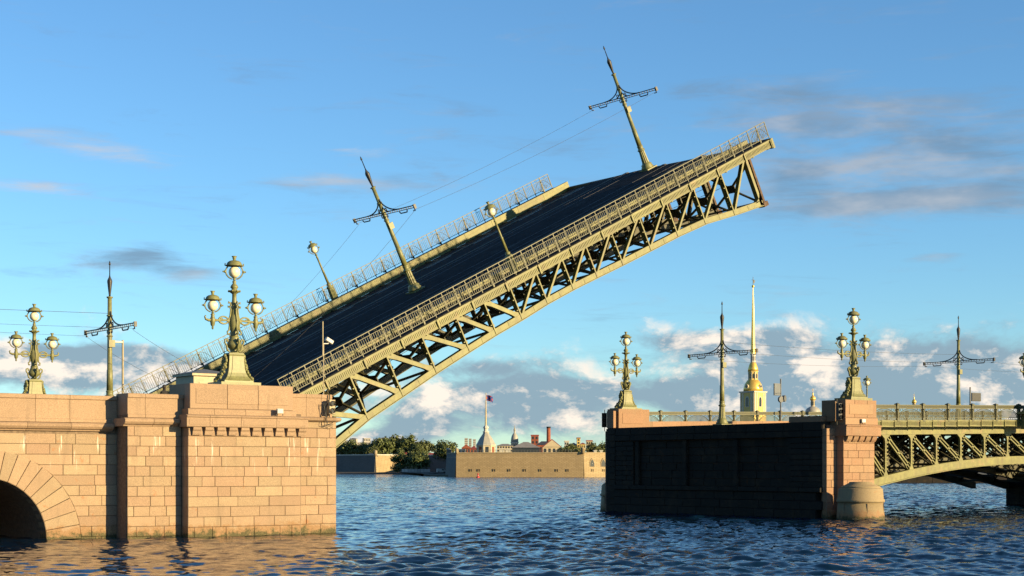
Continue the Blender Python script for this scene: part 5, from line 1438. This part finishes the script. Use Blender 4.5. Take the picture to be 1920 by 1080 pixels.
tree('tall tree right of the tallest one in the grove', -73.9, 1165, 8.4, 18.3, 20.5, 6, 0.2)
tree('slim lighter tree at the right end of the tall grove', -61.1, 1160, 9.1, 15.6, 14.6, 7, 0.2)
tree('round dark tree standing just left of the bastion corner', -44.9, 1090, 7.4, 14.9, 18.3, 8, 0.15)
tree('dark green tree in front of the wall, left of the front pair', -69.1, 1040, 1.8, 13.9, 15.7, 9, 0.12)
tree('bushy green tree in front of the wall, right of the front pair', -59.2, 1035, 2.1, 12.2, 16.5, 10, 0.14)
tree('small bush at the foot of the lit wall corner', -73.3, 1042, 1.4, 5.8, 7.9, 11, 0.05)
tree('dark low tree right of the red gable house', 29.3, 800, 10.1, 5.2, 8.7, 12, 0.1)
tree('low tree between the red gable and the yellow tower block', 25.3, 790, 10.0, 4.1, 6.6, 13, 0.1)
tree('dark tree right of the yellow houses', 38.8, 780, 9.7, 6.1, 7.8, 14, 0.1)
tree('dark tree at the far right of the bastion next to the pier', 44.2, 785, 9.7, 6.7, 9.9, 15, 0.1)
tree('low tree below the third tree, against the shaded wall top', -97.8, 1150, 9.8, 9.0, 12.5, 16, 0.2)
tree('low tree in the gap between grove and slim tree', -67.0, 1150, 9.1, 11.6, 12.5, 17, 0.2)
# small things on the far shore
by = city('buoy', 'small red buoy floating before the fortress wall', 'buoy', -13.8, 660)
M['buoy'] = mat('buoy_red', (.65,.04,.03), .5, .1, 2)
by.scale = (.75,.75,.75)
B = MB(); B.lathe([(.9,-.3),(1.0,.2),(.9,.5),(.4,.9)], 14); B.build('float', M['buoy'], by)
B = MB(); B.lathe([(.4,.9),(.32,1.8),(.38,2.2),(.1,2.4)], 10); B.build('beacon', M['buoy'], by)
B = MB(); B.lathe([(.5,.95),(.5,1.1),(.4,1.15)], 12); B.build('band', M['white'], by)
vn = city('van', 'white van parked on the beach beside the bastion corner', 'van', -41.5, 955, 1.2, 12)
B = MB(); B.prism([(-2.6,.4),(2.5,.4),(2.6,1.2),(2.0,1.4),(1.5,2.3),(-2.6,2.35)], -1, 1); B.build('body', M['white'], vn)
B = MB(); B.prism([(.3,1.4),(1.75,1.4),(1.4,2.1),(.3,2.1)], -1.03, -.98); B.build('side_window', M['pane'], vn)
for x in (-1.6, 1.6):
    B = MB(); B.tube([(x,-1.05,.42),(x,-.75,.42)], .42, 12); B.build('wheel', M['iron'], vn)
sf = city('shore_fence', 'pale low fence at the foot of the trees by the beach', 'fence', -60.4, 1025, 1.2)
for k in range(9):
    B = MB(); B.box(-9+k*2,-9+k*2+1.9,-.05,.05,.2,2.1); B.build('fence_panel', M['pale_block'], sf)
    B = MB(); B.box(-9+k*2-.08,-9+k*2+.06,-.12,.12,0,2.3); B.build('fence_post', M['zinc'], sf)
# low quay seen under the arch, its shade put into the stone colour
qy = city('quay_wall', 'low dark granite quay glimpsed under the arch span', 'quay', 100.3-8, 420, 0)
for k in range(26):
    B = MB(); B.cbox(k*4.0, k*4.0+3.96, 0, 8, -.8, 1.75, .08); B.build('quay_stone', M['granite_shade_dark'], qy)
    B = MB(); B.cbox(k*4.0, k*4.0+3.96, -.12, 1.5, 1.76, 2.05, .05); B.build('coping', M['granite_shade_dark'], qy)

# broken foam where the current meets the round fender
B = MB(); rg = random.Random(17)
for k in range(150):
    a = rg.uniform(-2.7, .6); r_ = 1.85+abs(rg.gauss(0, .35)); cx, cy = 91.0+r_*math.cos(a)+max(0, a+.4)*rg.uniform(0, 1.6), 81.6+r_*math.sin(a)
    s_ = rg.uniform(.03, .12); n = 5; z = rg.uniform(.06, .17)
    B.add([(cx+s_*rg.uniform(.6,1.5)*math.cos(2*PI*i/n), cy+s_*rg.uniform(.6,1.5)*math.sin(2*PI*i/n), z) for i in range(n)], [tuple(range(n))])
o = B.build('foam', mat('foam_white', (.8,.78,.72), .8, .1, 4)); tag(o, 'flecks of white foam around the sunlit round fender', 'foam', kind='stuff')
